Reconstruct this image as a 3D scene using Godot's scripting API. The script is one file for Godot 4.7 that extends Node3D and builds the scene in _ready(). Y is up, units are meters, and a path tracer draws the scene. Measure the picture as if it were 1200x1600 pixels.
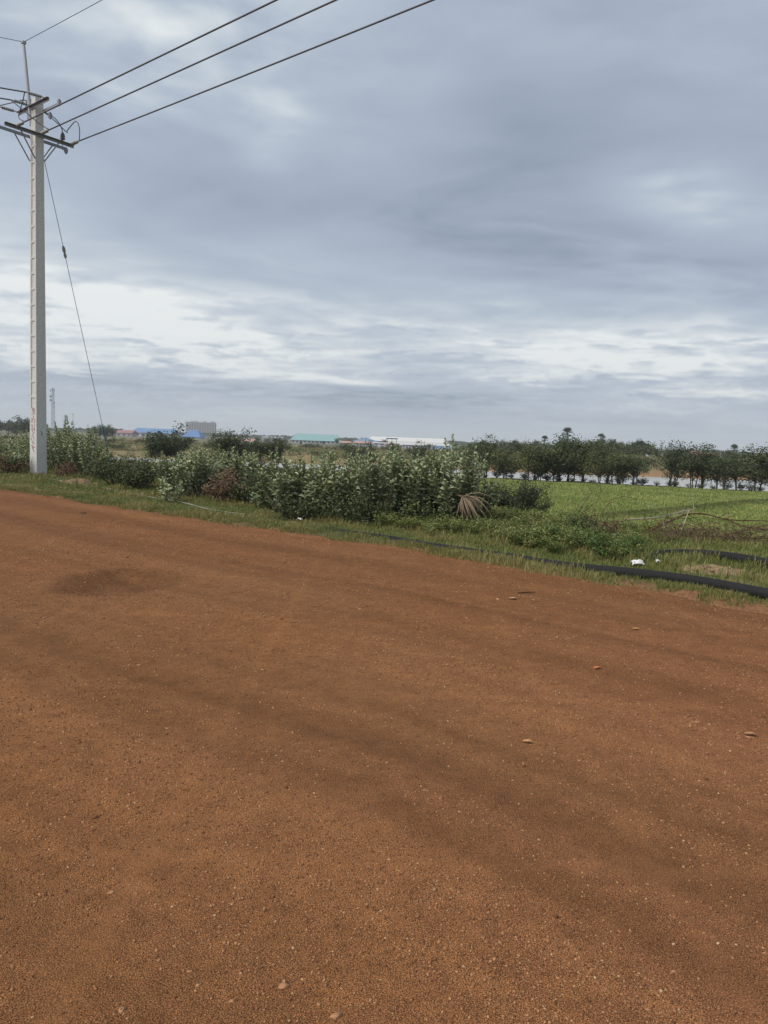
extends Node3D
# A red laterite road with a concrete power pole, roadside shrubs, a rice field, a pond and far buildings under an overcast sky.

const EYE := Vector3(0, 1.55, 0)
const FOCAL := 1202.0
var c_right := Vector3.RIGHT
var c_up := Vector3.UP
var c_fwd := Vector3.FORWARD
var rng := RandomNumberGenerator.new()
var taken := {}
var M := {}
var n_big := FastNoiseLite.new()
var n_mid := FastNoiseLite.new()
var n_fine := FastNoiseLite.new()
var n_band := FastNoiseLite.new()
var n_sky := FastNoiseLite.new()
var n_sky2 := FastNoiseLite.new()
var sky_spots := []
const SUN_DIR := Vector3(-0.55, 0.75, 0.35)

# ------------------------------------------------------------------ mesh builder
class MB:
	var v := PackedVector3Array()
	var n := PackedVector3Array()
	var c := PackedColorArray()
	func tri(a: Vector3, b: Vector3, d: Vector3, col: Color) -> void:
		var m := (d - a).cross(b - a).normalized()
		v.append(a); v.append(b); v.append(d)
		n.append(m); n.append(m); n.append(m)
		c.append(col); c.append(col); c.append(col)
	func quad(a: Vector3, b: Vector3, d: Vector3, e: Vector3, col: Color) -> void:
		tri(a, b, d, col)
		tri(a, d, e, col)
	func stri(a: Vector3, b: Vector3, d: Vector3, na: Vector3, nb: Vector3, nd: Vector3, ca: Color, cb: Color, cd: Color) -> void:
		v.append(a); v.append(b); v.append(d)
		n.append(na); n.append(nb); n.append(nd)
		c.append(ca); c.append(cb); c.append(cd)
	# eight corners: bottom ring then top ring, each counter-clockwise seen from above
	func hexa(p: Array, col: Color) -> void:
		quad(p[4], p[7], p[6], p[5], col)
		quad(p[0], p[1], p[2], p[3], col)
		for i in 4:
			var j := (i + 1) % 4
			quad(p[i], p[i + 4], p[j + 4], p[j], col)
	func box(at: Vector3, size: Vector3, col := Color.WHITE, b := Basis()) -> void:
		var h := size * 0.5
		var p := []
		for y in [-1.0, 1.0]:
			for s in [[-1.0, 1.0], [1.0, 1.0], [1.0, -1.0], [-1.0, -1.0]]:
				p.append(at + b * Vector3(s[0] * h.x, y * h.y, s[1] * h.z))
		hexa(p, col)
	func tube(pts: Array, radii: Array, sides: int, col := Color.WHITE, caps := true) -> void:
		var k := pts.size()
		var rings := []
		var norms := []
		var side := Vector3.ZERO
		for i in k:
			var t: Vector3 = (pts[mini(i + 1, k - 1)] - pts[maxi(i - 1, 0)]).normalized()
			if side == Vector3.ZERO:
				side = t.cross(Vector3.UP if absf(t.y) < 0.9 else Vector3.RIGHT).normalized()
			side = (side - t * side.dot(t)).normalized()
			var up := side.cross(t)
			var ring := []
			var nr := []
			for j in sides:
				var a := TAU * j / sides
				var d: Vector3 = side * cos(a) + up * sin(a)
				ring.append(pts[i] + d * radii[i])
				nr.append(d)
			rings.append(ring)
			norms.append(nr)
		for i in k - 1:
			for j in sides:
				var q := (j + 1) % sides
				stri(rings[i][j], rings[i][q], rings[i + 1][q], norms[i][j], norms[i][q], norms[i + 1][q], col, col, col)
				stri(rings[i][j], rings[i + 1][q], rings[i + 1][j], norms[i][j], norms[i + 1][q], norms[i + 1][j], col, col, col)
		if caps:
			for j in range(1, sides - 1):
				tri(rings[0][0], rings[0][j + 1], rings[0][j], col)
				tri(rings[k - 1][0], rings[k - 1][j], rings[k - 1][j + 1], col)
	# broad leaf with a folded midrib
	func leaf(base: Vector3, dir: Vector3, face: Vector3, ln: float, wd: float, fold: float, col: Color, col2: Color) -> void:
		var s := dir.cross(face).normalized()
		var f := s.cross(dir).normalized()
		var tip := base + dir * ln - f * ln * 0.12
		var mid := base + dir * ln * 0.55
		for q in [-1.0, 1.0]:
			var a: Vector3 = base + dir * ln * 0.28 + s * wd * 0.38 * q + f * wd * fold * 0.7
			var b: Vector3 = base + dir * ln * 0.68 + s * wd * 0.5 * q + f * wd * fold
			if q > 0.0:
				tri(base, mid, a, col); tri(a, mid, b, col); tri(b, mid, tip, col2)
			else:
				tri(base, a, mid, col); tri(a, b, mid, col); tri(b, tip, mid, col2)
	func blade_leaf(base: Vector3, dir: Vector3, face: Vector3, ln: float, wd: float, col: Color) -> void:
		var s := dir.cross(face).normalized() * wd * 0.5
		var f := face.normalized() * wd * 0.25
		var m := base + dir * ln * 0.5
		var tip := base + dir * ln
		tri(base, m + s + f, tip, col)
		tri(base, tip, m - s + f, col)
	func ball(at: Vector3, r: Vector3, seg: int, rings: int, col: Color, noise: FastNoiseLite = null, amp := 0.0, fq := 1.0) -> void:
		var p := []
		for i in rings + 1:
			var row := []
			var e := PI * i / rings
			for j in seg + 1:
				var a := TAU * (j % seg) / seg
				var d := Vector3(sin(e) * cos(a), cos(e), sin(e) * sin(a))
				var k := 1.0
				if noise:
					k += amp * noise.get_noise_3dv(at * 7.0 + d * fq)
				row.append([at + d * r * k, d])
			p.append(row)
		for i in rings:
			for j in seg:
				var A: Array = p[i][j]
				var B: Array = p[i][j + 1]
				var C: Array = p[i + 1][j + 1]
				var D: Array = p[i + 1][j]
				if i > 0:
					stri(A[0], C[0], B[0], A[1], C[1], B[1], col, col, col)
				if i < rings - 1:
					stri(A[0], D[0], C[0], A[1], D[1], C[1], col, col, col)
	func mesh(m: Material) -> ArrayMesh:
		var arr := []
		arr.resize(Mesh.ARRAY_MAX)
		arr[Mesh.ARRAY_VERTEX] = v
		arr[Mesh.ARRAY_NORMAL] = n
		arr[Mesh.ARRAY_COLOR] = c
		var o := ArrayMesh.new()
		o.add_surface_from_arrays(Mesh.PRIMITIVE_TRIANGLES, arr)
		o.surface_set_material(0, m)
		return o

# ------------------------------------------------------------------ node helpers
func numbered(called: String) -> String:
	var k: int = taken.get(called, 0)
	taken[called] = k + 1
	return called if k == 0 else "%s_%03d" % [called, k]

func tag(o: Node, label: String, category: String, group := "", kind := "") -> void:
	if label: o.set_meta("label", label)
	if category: o.set_meta("category", category)
	if group: o.set_meta("group", group)
	if kind: o.set_meta("kind", kind)

func thing(called: String, label: String, category: String, at := Vector3.ZERO, group := "") -> Node3D:
	var o := Node3D.new()
	o.name = numbered(called)
	add_child(o)
	o.position = at
	tag(o, label, category, group)
	return o

func part(called: String, mb: MB, m: Material, parent: Node) -> MeshInstance3D:
	var o := MeshInstance3D.new()
	o.name = called if parent != self else numbered(called)
	o.mesh = mb.mesh(m)
	parent.add_child(o, true)
	return o

func copy(src: Node3D, label: String, group: String, at: Vector3, turn: float, size: Vector3) -> Node3D:
	var c: Node3D = src.duplicate()
	c.name = numbered(String(src.name).rstrip("0123456789").rstrip("_"))
	add_child(c)
	c.position = at
	c.rotation = Vector3(0, turn, 0)
	c.scale = size
	tag(c, label, "", group)
	return c

# ------------------------------------------------------------------ pixels to places
func ray(px: float, py: float) -> Vector3:
	return c_fwd + c_right * (px - 600.0) / FOCAL + c_up * (800.0 - py) / FOCAL

func gp(px: float, py: float, h := 0.0) -> Vector3:
	var d := ray(px, py)
	return EYE + d * ((h - EYE.y) / d.y)

func at(px: float, py: float, depth: float) -> Vector3:
	var d := ray(px, py)
	return EYE + d * (depth / -d.z)

# a pixel dropped onto the uneven ground
func on_ground(px: float, py: float) -> Vector3:
	var p := gp(px, py)
	for i in 6:
		p = gp(px, py, minf(ground_h(p.x, p.z), 1.2))
	return Vector3(p.x, ground_h(p.x, p.z), p.z)

func foot(px: float, depth: float) -> Vector3:
	var p := at(px, 700.0, depth)
	return Vector3(p.x, ground_h(p.x, p.z), p.z)

# ------------------------------------------------------------------ lie of the land
const EDGE := [[-9.7, 19.35], [-6.15, 16.35], [-3.57, 14.27], [-1.58, 12.65], [0.02, 11.5], [1.66, 9.75], [2.9, 8.53], [3.86, 7.55]]

func ze(x: float) -> float:
	if x <= EDGE[0][0]:
		return EDGE[0][1] - (x - EDGE[0][0]) * 0.83
	for i in EDGE.size() - 1:
		if x <= EDGE[i + 1][0]:
			return lerpf(EDGE[i][1], EDGE[i + 1][1], (x - EDGE[i][0]) / (EDGE[i + 1][0] - EDGE[i][0]))
	return EDGE[-1][1] - (x - EDGE[-1][0]) * 1.0

func off_road(x: float, z: float) -> float:
	return (-z - ze(x)) * 0.76

func near_shore(x: float) -> float:
	return 71.0 - 0.3 * clampf(x, -90.0, 70.0)

func far_shore(x: float) -> float:
	return 96.0 + 4.0 * n_big.get_noise_2d(x * 1.5, 40.0) - 0.02 * x

const WATER := -1.52
const BUND := [Vector2(9.0, 31.0), Vector2(13.5, 35.5), Vector2(20.0, 43.0), Vector2(33.0, 55.0)]

func bund_at(x: float, zf: float) -> float:
	var best := 99.0
	for i in BUND.size() - 1:
		best = minf(best, Vector2(x, zf).distance_to(Geometry2D.get_closest_point_to_segment(Vector2(x, zf), BUND[i], BUND[i + 1])))
	return exp(-pow(best / 0.5, 2.0))

func ground_h(x: float, z: float) -> float:
	var zf := -z
	var d := off_road(x, z)
	if d < -9.0 or zf < -8.0:
		return -0.3
	var h := lerpf(-0.3, 0.03, smoothstep(-0.6, 0.45, d + 0.25 * n_mid.get_noise_2d(x * 22.0, z * 22.0)))
	h += (0.05 * n_mid.get_noise_2d(x * 6.0, z * 6.0) + 0.025 * n_fine.get_noise_2d(x * 4.0, z * 4.0)) * smoothstep(0.2, 2.0, d)
	h -= 1.33 * smoothstep(5.6, 12.5, d)
	if zf > 25.0 and zf < 66.0 and x > 5.0:
		h += 0.26 * bund_at(x, zf)
	var ns := near_shore(x)
	if zf > 50.0:
		h += 0.16 * exp(-pow((zf - ns + 2.6) / 1.1, 2.0)) * (1.0 + 0.5 * n_mid.get_noise_2d(x * 3.0, 7.0))
		h -= 1.2 * smoothstep(ns - 0.9, ns + 2.5, zf)
		var fs := far_shore(x)
		if zf > fs - 6.0:
			h += 1.25 * smoothstep(fs - 4.0, fs, zf)
			h += (0.6 + 0.6 * n_mid.get_noise_2d(x * 2.0, z * 2.0)) * smoothstep(fs - 0.3, fs + 1.6, zf)
			h += 0.30 * smoothstep(fs + 1.0, fs + 25.0, zf) - 1.42 * smoothstep(fs + 45.0, fs + 170.0, zf)
			h += (0.9 + 0.6 * n_mid.get_noise_2d(x * 1.3 + 40.0, z * 1.3)) * smoothstep(12.0, 34.0, x) * smoothstep(fs + 1.0, fs + 14.0, zf) * (1.0 - smoothstep(fs + 30.0, fs + 70.0, zf))
			h += 0.4 * n_big.get_noise_2d(x * 1.8, z * 1.8) * smoothstep(fs, fs + 12.0, zf) * (1.0 - smoothstep(180.0, 420.0, zf))
	return h

func ground_color(x: float, z: float, h: float) -> Color:
	var zf := -z
	var d := off_road(x, z)
	var a := n_mid.get_noise_2d(x * 5.0 + 90.0, z * 5.0)
	var b := n_fine.get_noise_2d(x * 6.0, z * 6.0 + 50.0)
	var soil := Color(0.22, 0.11, 0.056)
	var turf := Color(0.085, 0.088, 0.034)
	var col := soil.lerp(turf, clampf(smoothstep(-0.1, 0.5, d + a * 0.7) + b * 0.25, 0.0, 1.0))
	if d > 4.0:
		var field := Color(0.14, 0.175, 0.045).lerp(Color(0.20, 0.22, 0.065), clampf(0.5 + a, 0.0, 1.0))
		if x < -3.0:
			field = Color(0.085, 0.10, 0.04).lerp(Color(0.16, 0.14, 0.07), clampf(0.35 + a * 1.3 + b * 0.5, 0.0, 1.0))
		col = col.lerp(field, smoothstep(6.0, 12.0, d))
	if zf > 25.0 and zf < 66.0 and x > 5.0:
		col = col.lerp(Color(0.07, 0.075, 0.03), 0.8 * bund_at(x, zf))
	if zf > 50.0:
		var ns := near_shore(x)
		col = col.lerp(Color(0.14, 0.105, 0.06).lerp(Color(0.09, 0.09, 0.04), clampf(0.5 + a * 1.5, 0.0, 1.0)), smoothstep(ns - 5.0, ns - 3.0, zf))
		var fs := far_shore(x)
		var dry := Color(0.27, 0.225, 0.115).lerp(Color(0.10, 0.115, 0.05), clampf(0.6 - 0.3 * smoothstep(12.0, 34.0, x) + a * 1.1 + b * 0.6, 0.0, 1.0))
		var clay := Color(0.33, 0.20, 0.105).lerp(Color(0.22, 0.16, 0.09), clampf(0.5 + b * 1.5, 0.0, 1.0))
		var low := smoothstep(fs - 5.0, fs - 2.0, zf)
		col = col.lerp(clay.lerp(dry, maxf(smoothstep(-0.95, -0.35, h + a * 0.9 + b * 0.3), 0.65 * (1.0 - smoothstep(-5.0, 20.0, x)))), low)
		col = col.lerp(Color(0.10, 0.12, 0.055).lerp(Color(0.19, 0.175, 0.09), clampf(0.5 + n_big.get_noise_2d(x, z) * 2.0, 0.0, 1.0)), smoothstep(250.0, 500.0, zf))
	return Color(col.r, col.g, col.b)

func road_h(x: float, z: float) -> float:
	var d := off_road(x, z)
	var h := 0.018 * n_mid.get_noise_2d(x * 3.0, z * 3.0) + 0.006 * n_fine.get_noise_2d(x * 5.0, z * 5.0)
	# wheel paths run along the road
	for t in [-2.2, -3.9, -5.6, -7.3]:
		h -= 0.016 * exp(-pow((d - t + 0.3 * n_big.get_noise_2d(x * 3.0, z * 3.0)) / 0.35, 2.0))
	# the hollow
	var q := Vector2((x - HOLLOW.x) / 0.62, (z - HOLLOW.y) / 0.85).length() + 0.18 * n_mid.get_noise_2d(x * 30.0, z * 30.0)
	h -= 0.11 * (1.0 - smoothstep(0.3, 1.0, q))
	h -= 0.16 * smoothstep(-0.05, 0.75, d + 0.3 * n_mid.get_noise_2d(x * 15.0, z * 15.0))
	return h

var HOLLOW := Vector2(-2.75, -7.95)

# ------------------------------------------------------------------ textures
func seamless(freq: float, type: int, s: int, size: int, oct := 3) -> PackedByteArray:
	var n := FastNoiseLite.new()
	n.noise_type = type
	n.frequency = freq
	n.seed = s
	n.fractal_octaves = oct
	if type == FastNoiseLite.TYPE_CELLULAR:
		n.fractal_type = FastNoiseLite.FRACTAL_NONE
		n.cellular_return_type = FastNoiseLite.RETURN_DISTANCE2_SUB
	var im := n.get_seamless_image(size, size, false, false, 0.12)
	im.convert(Image.FORMAT_L8)
	return im.get_data()

func texture(data: PackedByteArray, size: int, format: int) -> ImageTexture:
	return ImageTexture.create_from_image(Image.create_from_data(size, size, false, format, data))

func road_textures() -> void:
	var N := 1024
	var cells := seamless(0.13, FastNoiseLite.TYPE_CELLULAR, 11, N)
	var small := seamless(0.28, FastNoiseLite.TYPE_CELLULAR, 12, N)
	var fine := seamless(0.30, FastNoiseLite.TYPE_SIMPLEX, 13, N, 2)
	var mid := seamless(0.018, FastNoiseLite.TYPE_SIMPLEX, 14, N, 4)
	var pick := seamless(0.09, FastNoiseLite.TYPE_SIMPLEX, 15, N, 2)
	var col := PackedByteArray()
	col.resize(N * N * 3)
	var hgt := PackedByteArray()
	hgt.resize(N * N)
	for i in N * N:
		var f := (fine[i] - 128) / 128.0
		var m := (mid[i] - 128) / 128.0
		var c := cells[i] / 255.0
		var s := small[i] / 255.0
		var p := pick[i] / 255.0
		var grain := 0.80 + 0.42 * f + 0.05 * m
		var stone := smoothstep(0.22, 0.5, c) * smoothstep(0.60, 0.72, p)
		var grit := smoothstep(0.3, 0.6, s) * smoothstep(0.45, 0.7, 1.0 - p)
		grain *= 1.0 - 0.34 * (1.0 - smoothstep(0.0, 0.25, s))
		var r := grain * (1.0 + 0.30 * stone + 0.30 * grit)
		var g := grain * (1.0 + 0.44 * stone + 0.40 * grit)
		var b := grain * (1.0 + 0.50 * stone + 0.44 * grit)
		col[i * 3] = clampi(int(r * 258.0), 0, 255)
		col[i * 3 + 1] = clampi(int(g * 262.0), 0, 255)
		col[i * 3 + 2] = clampi(int(b * 262.0), 0, 255)
		hgt[i] = clampi(int(255.0 * (0.30 + 0.16 * f + 0.1 * m + 0.30 * stone * minf(c * 1.4, 1.0) + 0.22 * s)), 0, 255)
	M.road_col = texture(col, N, Image.FORMAT_RGB8)
	M.road_hgt = texture(hgt, N, Image.FORMAT_L8)
	# slow blotches laid over it at another scale
	var K := 512
	var a1 := seamless(0.012, FastNoiseLite.TYPE_SIMPLEX, 21, K, 5)
	var a2 := seamless(0.06, FastNoiseLite.TYPE_SIMPLEX, 22, K, 4)
	var over := PackedByteArray()
	over.resize(K * K * 3)
	for i in K * K:
		var t := 0.95 + 0.02 * (a1[i] - 128) / 128.0 + 0.05 * (a2[i] - 128) / 128.0
		over[i * 3] = clampi(int(255.0 * t), 0, 255)
		over[i * 3 + 1] = clampi(int(255.0 * t * 0.99), 0, 255)
		over[i * 3 + 2] = clampi(int(255.0 * (t * 0.96 + 0.02)), 0, 255)
	M.road_over = texture(over, K, Image.FORMAT_RGB8)

func grain_texture(s: int, lo: float, hi: float, freq: float) -> ImageTexture:
	var K := 512
	var a := seamless(freq, FastNoiseLite.TYPE_SIMPLEX, s, K, 5)
	var b := seamless(freq * 7.0, FastNoiseLite.TYPE_SIMPLEX, s + 1, K, 3)
	var o := PackedByteArray()
	o.resize(K * K)
	for i in K * K:
		o[i] = clampi(int(lerpf(lo, hi, clampf(a[i] / 255.0 * 0.6 + b[i] / 255.0 * 0.4, 0.0, 1.0)) * 255.0), 0, 255)
	return texture(o, K, Image.FORMAT_L8)

func flat(name_: String, col: Color, rough: float, metal := 0.0) -> StandardMaterial3D:
	var m := StandardMaterial3D.new()
	m.resource_name = name_
	m.albedo_color = col.linear_to_srgb()
	m.roughness = rough
	m.metallic = metal
	m.metallic_specular = 0.3 if rough > 0.7 else 0.5
	m.vertex_color_use_as_albedo = true
	M[name_] = m
	return m

func plant_material(name_: String, rough: float, through: float) -> void:
	var m := flat(name_, Color.WHITE, rough)
	m.cull_mode = BaseMaterial3D.CULL_DISABLED
	m.metallic_specular = 0.35
	m.backlight_enabled = true
	m.backlight = Color(through, through, through * 0.6)

func grained(name_: String, col: Color, rough: float, tex: Texture2D, size: float, relief := 0.0) -> StandardMaterial3D:
	var m := flat(name_, col, rough)
	m.albedo_texture = tex
	m.uv1_triplanar = true
	m.uv1_world_triplanar = true
	m.uv1_scale = Vector3.ONE / size
	if relief > 0.0:
		m.heightmap_enabled = true
		m.heightmap_texture = tex
		m.heightmap_scale = relief
	return m

# ------------------------------------------------------------------ sky
func sky_value(d: Vector3) -> Color:
	var el := rad_to_deg(asin(clampf(d.y, -1.0, 1.0)))
	var az := rad_to_deg(atan2(d.x, -d.z))
	var hy := maxf(d.y, 0.0) + 0.07
	var p := Vector2(d.x, d.z) / hy
	var wx := n_sky2.get_noise_2d(p.x * 0.5, p.y * 0.5) * 0.5
	var big := n_sky.get_noise_2d(p.x * 0.55 + wx, p.y * 0.9 + wx)
	var mid := n_sky.get_noise_2d(p.x * 1.6 + 30.0 + wx * 2.0, p.y * 2.3)
	var fin := n_sky2.get_noise_2d(p.x * 3.0 + 9.0, p.y * 4.5 + wx * 3.0)
	var L := 0.38 + 0.15 * big + 0.12 * mid * (0.45 + 0.55 * smoothstep(2.0, 16.0, el)) + 0.085 * fin
	# lighter towards the horizon all round, as in view
	L += 0.26 * exp(-pow((el - 9.0) / 7.0, 2.0))
	if absf(az) < 75.0 and el < 62.0:
		for s in sky_spots:
			var q: float = pow((az - s[0]) / s[2], 2.0) + pow((el - s[1] + s[5] * (az - s[0])) / s[3], 2.0)
			if q < 6.0:
				L += s[4] * exp(-q) * (1.0 + 1.1 * mid + 0.5 * fin)
	# torn edges: bright slits low down between the layers
	var lw := exp(-pow((el - 5.5) / 4.0, 2.0))
	var slit := n_sky.get_noise_2d(az * 0.055 + wx * 0.4, el * 0.55 + 3.0 + fin * 0.35)
	L += lw * (0.26 * smoothstep(0.10, 0.42, slit) - 0.18 * smoothstep(0.05, 0.35, -slit))
	L = clampf(L, 0.0, 1.15)
	var c: Color
	var stops := [Color(0.535, 0.59, 0.668), Color(0.632, 0.682, 0.752), Color(0.705, 0.752, 0.812), Color(0.815, 0.85, 0.878), Color(0.925, 0.94, 0.945)]
	var t := clampf(L * 4.0, 0.0, 3.999)
	c = stops[int(t)].lerp(stops[int(t) + 1], t - floorf(t))
	# haze low down
	var low := exp(-maxf(el, 0.0) / 3.2)
	c = c.lerp(Color(0.745, 0.77, 0.782), 0.74 * low)
	return c

func dir_of(az: float, el: float) -> Vector3:
	return Vector3(sin(az) * cos(el), sin(el), -cos(az) * cos(el))

func make_sky() -> Sky:
	n_sky.seed = 5
	n_sky.noise_type = FastNoiseLite.TYPE_SIMPLEX_SMOOTH
	n_sky.frequency = 1.0
	n_sky.fractal_octaves = 5
	n_sky2.seed = 77
	n_sky2.noise_type = FastNoiseLite.TYPE_SIMPLEX_SMOOTH
	n_sky2.frequency = 1.0
	n_sky2.fractal_octaves = 4
	# cloud masses: photo x, y, half-widths in degrees, how much lighter, slant
	for s in [
		[60, 500, 9.0, 3.2, 0.30, 0.1], [210, 480, 7.0, 1.6, 0.22, 0.18], [330, 540, 9.0, 2.6, 0.20, 0.1], [560, 545, 12.0, 2.2, 0.12, 0.05],
		[1060, 575, 9.0, 2.6, 0.26, 0.05], [900, 560, 5.0, 1.4, 0.18, 0.1], [1190, 545, 6.0, 1.2, 0.15, 0.0],
		[1050, 300, 6.0, 2.0, 0.28, 0.25], [1140, 330, 3.0, 1.6, 0.10, 0.2], [440, 190, 2.6, 4.0, 0.16, -0.4], [250, 40, 6.0, 4.0, 0.2, 0.0], [400, 20, 9.0, 3.0, 0.12, 0.0], [60, 60, 8.0, 6.0, 0.12, 0.0],
		[850, 240, 11.0, 4.5, -0.27, 0.0], [300, 300, 9.0, 4.0, -0.08, 0.0], [700, 360, 22.0, 2.6, -0.19, 0.05], [1100, 440, 14.0, 2.6, -0.24, 0.08], [600, 450, 18.0, 2.0, -0.10, 0.02], [1190, 290, 2.5, 2.0, -0.12, 0.0],
		[130, 270, 8.0, 3.0, -0.04, 0.0], [640, 130, 4.0, 3.0, 0.06, 0.0], [980, 60, 8.0, 4.0, 0.05, 0.0],
		[450, 612, 15.0, 0.85, -0.36, 0.0], [700, 632, 9.0, 1.0, -0.22, 0.0], [250, 598, 5.0, 0.6, -0.12, 0.0], [950, 668, 12.0, 0.9, -0.08, 0.0],
		[480, 590, 4.6, 0.24, 0.6, 0.02], [560, 598, 2.2, 0.18, 0.5, 0.02], [330, 588, 3.4, 0.2, 0.34, -0.02], [390, 645, 5.0, 0.7, 0.16, 0.0], [900, 600, 5.0, 0.5, -0.1, 0.05], [430, 508, 1.5, 0.6, -0.16, 0.0],
	]:
		var r := ray(s[0], s[1]).normalized()
		sky_spots.append([rad_to_deg(atan2(r.x, -r.z)), rad_to_deg(asin(r.y)), s[2], s[3], s[4], s[5]])
	var W := 512
	var low := Image.create(W, W / 2, false, Image.FORMAT_RGB8)
	for y in W / 2:
		var el := PI * (0.5 - (y + 0.5) / (W / 2.0))
		for x in W:
			var az := wrapf(TAU * (x + 0.5) / W, -PI, PI)
			low.set_pixel(x, y, sky_value(dir_of(az, el)) if el > -0.05 else Color(0.5, 0.45, 0.4))
	low.resize(4096, 2048, Image.INTERPOLATE_CUBIC)
	for y in range(480, 1026):
		var el := PI * (0.5 - (y + 0.5) / 2048.0)
		for x in range(-428, 428):
			var az := TAU * (x + 0.5) / 4096.0
			low.set_pixel((x + 4096) % 4096, y, sky_value(dir_of(az, el)))
	var pm := PanoramaSkyMaterial.new()
	pm.panorama = ImageTexture.create_from_image(low)
	var sky := Sky.new()
	sky.sky_material = pm
	return sky

# ------------------------------------------------------------------ ground sheets
func fan_sheet(radii: Array, hfun: Callable, cfun: Callable, keep: Callable, m: Material, uvs: bool) -> ArrayMesh:
	# a sheet woven of rings, close-set where the land is near
	var angles := []
	var a := -180.0
	while a < 180.0:
		angles.append(deg_to_rad(a))
		a += 0.4 if absf(a) < 40.0 else (1.0 if absf(a) < 60.0 else 5.0)
	var R := radii.size()
	var A := angles.size()
	var v := PackedVector3Array()
	var c := PackedColorArray()
	var u := PackedVector2Array()
	var u2 := PackedVector2Array()
	var rot := Vector2(cos(0.71), sin(0.71))
	for r in radii:
		for t in angles:
			var x: float = sin(t) * r
			var z: float = -cos(t) * r
			var h: float = hfun.call(x, z)
			v.append(Vector3(x, h, z))
			c.append(cfun.call(x, z, h))
			if uvs:
				u.append(Vector2(x, z) / 1.9)
				u2.append(Vector2(x * rot.x - z * rot.y, x * rot.y + z * rot.x) / 7.3)
	var idx := PackedInt32Array()
	for i in R - 1:
		for j in A:
			var q := (j + 1) % A
			var p0 := i * A + j
			var p1 := i * A + q
			var p2 := (i + 1) * A + q
			var p3 := (i + 1) * A + j
			if keep.call(v[p0]) or keep.call(v[p2]):
				idx.append_array(PackedInt32Array([p0, p3, p2, p0, p2, p1]))
	var nn := PackedVector3Array()
	nn.resize(v.size())
	for k in range(0, idx.size(), 3):
		var m3 := (v[idx[k + 2]] - v[idx[k]]).cross(v[idx[k + 1]] - v[idx[k]])
		for e in 3:
			nn[idx[k + e]] += m3
	for k in nn.size():
		nn[k] = nn[k].normalized() if nn[k].length_squared() > 1e-12 else Vector3.UP
	var arr := []
	arr.resize(Mesh.ARRAY_MAX)
	arr[Mesh.ARRAY_VERTEX] = v
	arr[Mesh.ARRAY_NORMAL] = nn
	arr[Mesh.ARRAY_COLOR] = c
	if uvs:
		arr[Mesh.ARRAY_TEX_UV] = u
		arr[Mesh.ARRAY_TEX_UV2] = u2
	arr[Mesh.ARRAY_INDEX] = idx
	var o := ArrayMesh.new()
	o.add_surface_from_arrays(Mesh.PRIMITIVE_TRIANGLES, arr)
	o.surface_set_material(0, m)
	return o

# packed and loose strips left by wheels, running with the road
func band_at(d: float, along: float) -> float:
	var w := d + 0.25 * n_band.get_noise_2d(along * 0.08, 5.0)
	return 0.17 * n_band.get_noise_2d(w * 0.8, along * 0.045) + 0.13 * n_band.get_noise_2d(w * 2.6 + 40.0, along * 0.06 + 9.0) + 0.06 * n_band.get_noise_2d(w * 9.0 + 80.0, along * 0.2)

func road_color(x: float, z: float, _h: float) -> Color:
	var d := off_road(x, z)
	var along := x * 0.777 - z * -0.63
	var streak := n_mid.get_noise_2d(d * 9.0, along * 1.1)
	var blot := n_mid.get_noise_2d(x * 4.0 + 300.0, z * 4.0)
	var fine := n_fine.get_noise_2d(x * 7.0, z * 7.0 + 20.0)
	var redder := clampf(0.45 + 1.1 * n_big.get_noise_2d(x * 4.0 + 70.0, z * 4.0) + 0.5 * streak, 0.0, 1.0)
	var col := Color(0.405, 0.186, 0.082).lerp(Color(0.43, 0.182, 0.086), redder)
	col = col.lerp(Color(0.385, 0.168, 0.068), clampf(0.3 + blot * 1.0, 0.0, 0.8))
	var k := 0.96 + band_at(d, along) + 0.03 * blot + 0.06 * fine
	# fine dark silt that has settled in the hollow
	var q := Vector2((x - HOLLOW.x) / 0.68, (z - HOLLOW.y) / 0.95).length() + 0.25 * n_mid.get_noise_2d(x * 30.0, z * 30.0) + 0.1 * fine
	k *= 1.0 - 0.27 * (1.0 - smoothstep(0.75, 1.05, q))
	return Color(col.r * k, col.g * k, col.b * k)

# ------------------------------------------------------------------ scattered cover
func scatter(called: String, label: String, category: String, mesh: Mesh, spots: Array, cols: Array) -> void:
	var mm := MultiMesh.new()
	mm.transform_format = MultiMesh.TRANSFORM_3D
	mm.use_colors = true
	mm.mesh = mesh
	mm.instance_count = spots.size()
	for i in spots.size():
		mm.set_instance_transform(i, spots[i])
		mm.set_instance_color(i, cols[i])
	var o := MultiMeshInstance3D.new()
	o.name = numbered(called)
	o.multimesh = mm
	add_child(o)
	tag(o, label, category, "", "stuff")

func tuft(blades: int, h: float, spread: float, width: float, lean: float) -> ArrayMesh:
	var mb := MB.new()
	for i in blades:
		var a := rng.randf() * TAU
		var r := sqrt(rng.randf()) * spread
		var p := Vector3(cos(a) * r, -0.01, sin(a) * r)
		var b := rng.randf() * TAU
		var ln := Vector3(cos(b), 0, sin(b)) * lean * rng.randf_range(0.2, 1.0)
		var hh := h * rng.randf_range(0.45, 1.0)
		var s := Vector3(-sin(b), 0, cos(b)) * width * 0.5
		var k := rng.randf_range(0.75, 1.15)
		var c := Color(k, k, k)
		var m := p + ln * hh * 0.35 + Vector3.UP * hh * 0.6
		var t := p + ln * hh + Vector3.UP * hh * (1.0 - lean * 0.25)
		mb.quad(p - s, m - s * 0.8, m + s * 0.8, p + s, c)
		mb.tri(m - s * 0.8, t, m + s * 0.8, c)
	return mb.mesh(M.blade)

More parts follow.
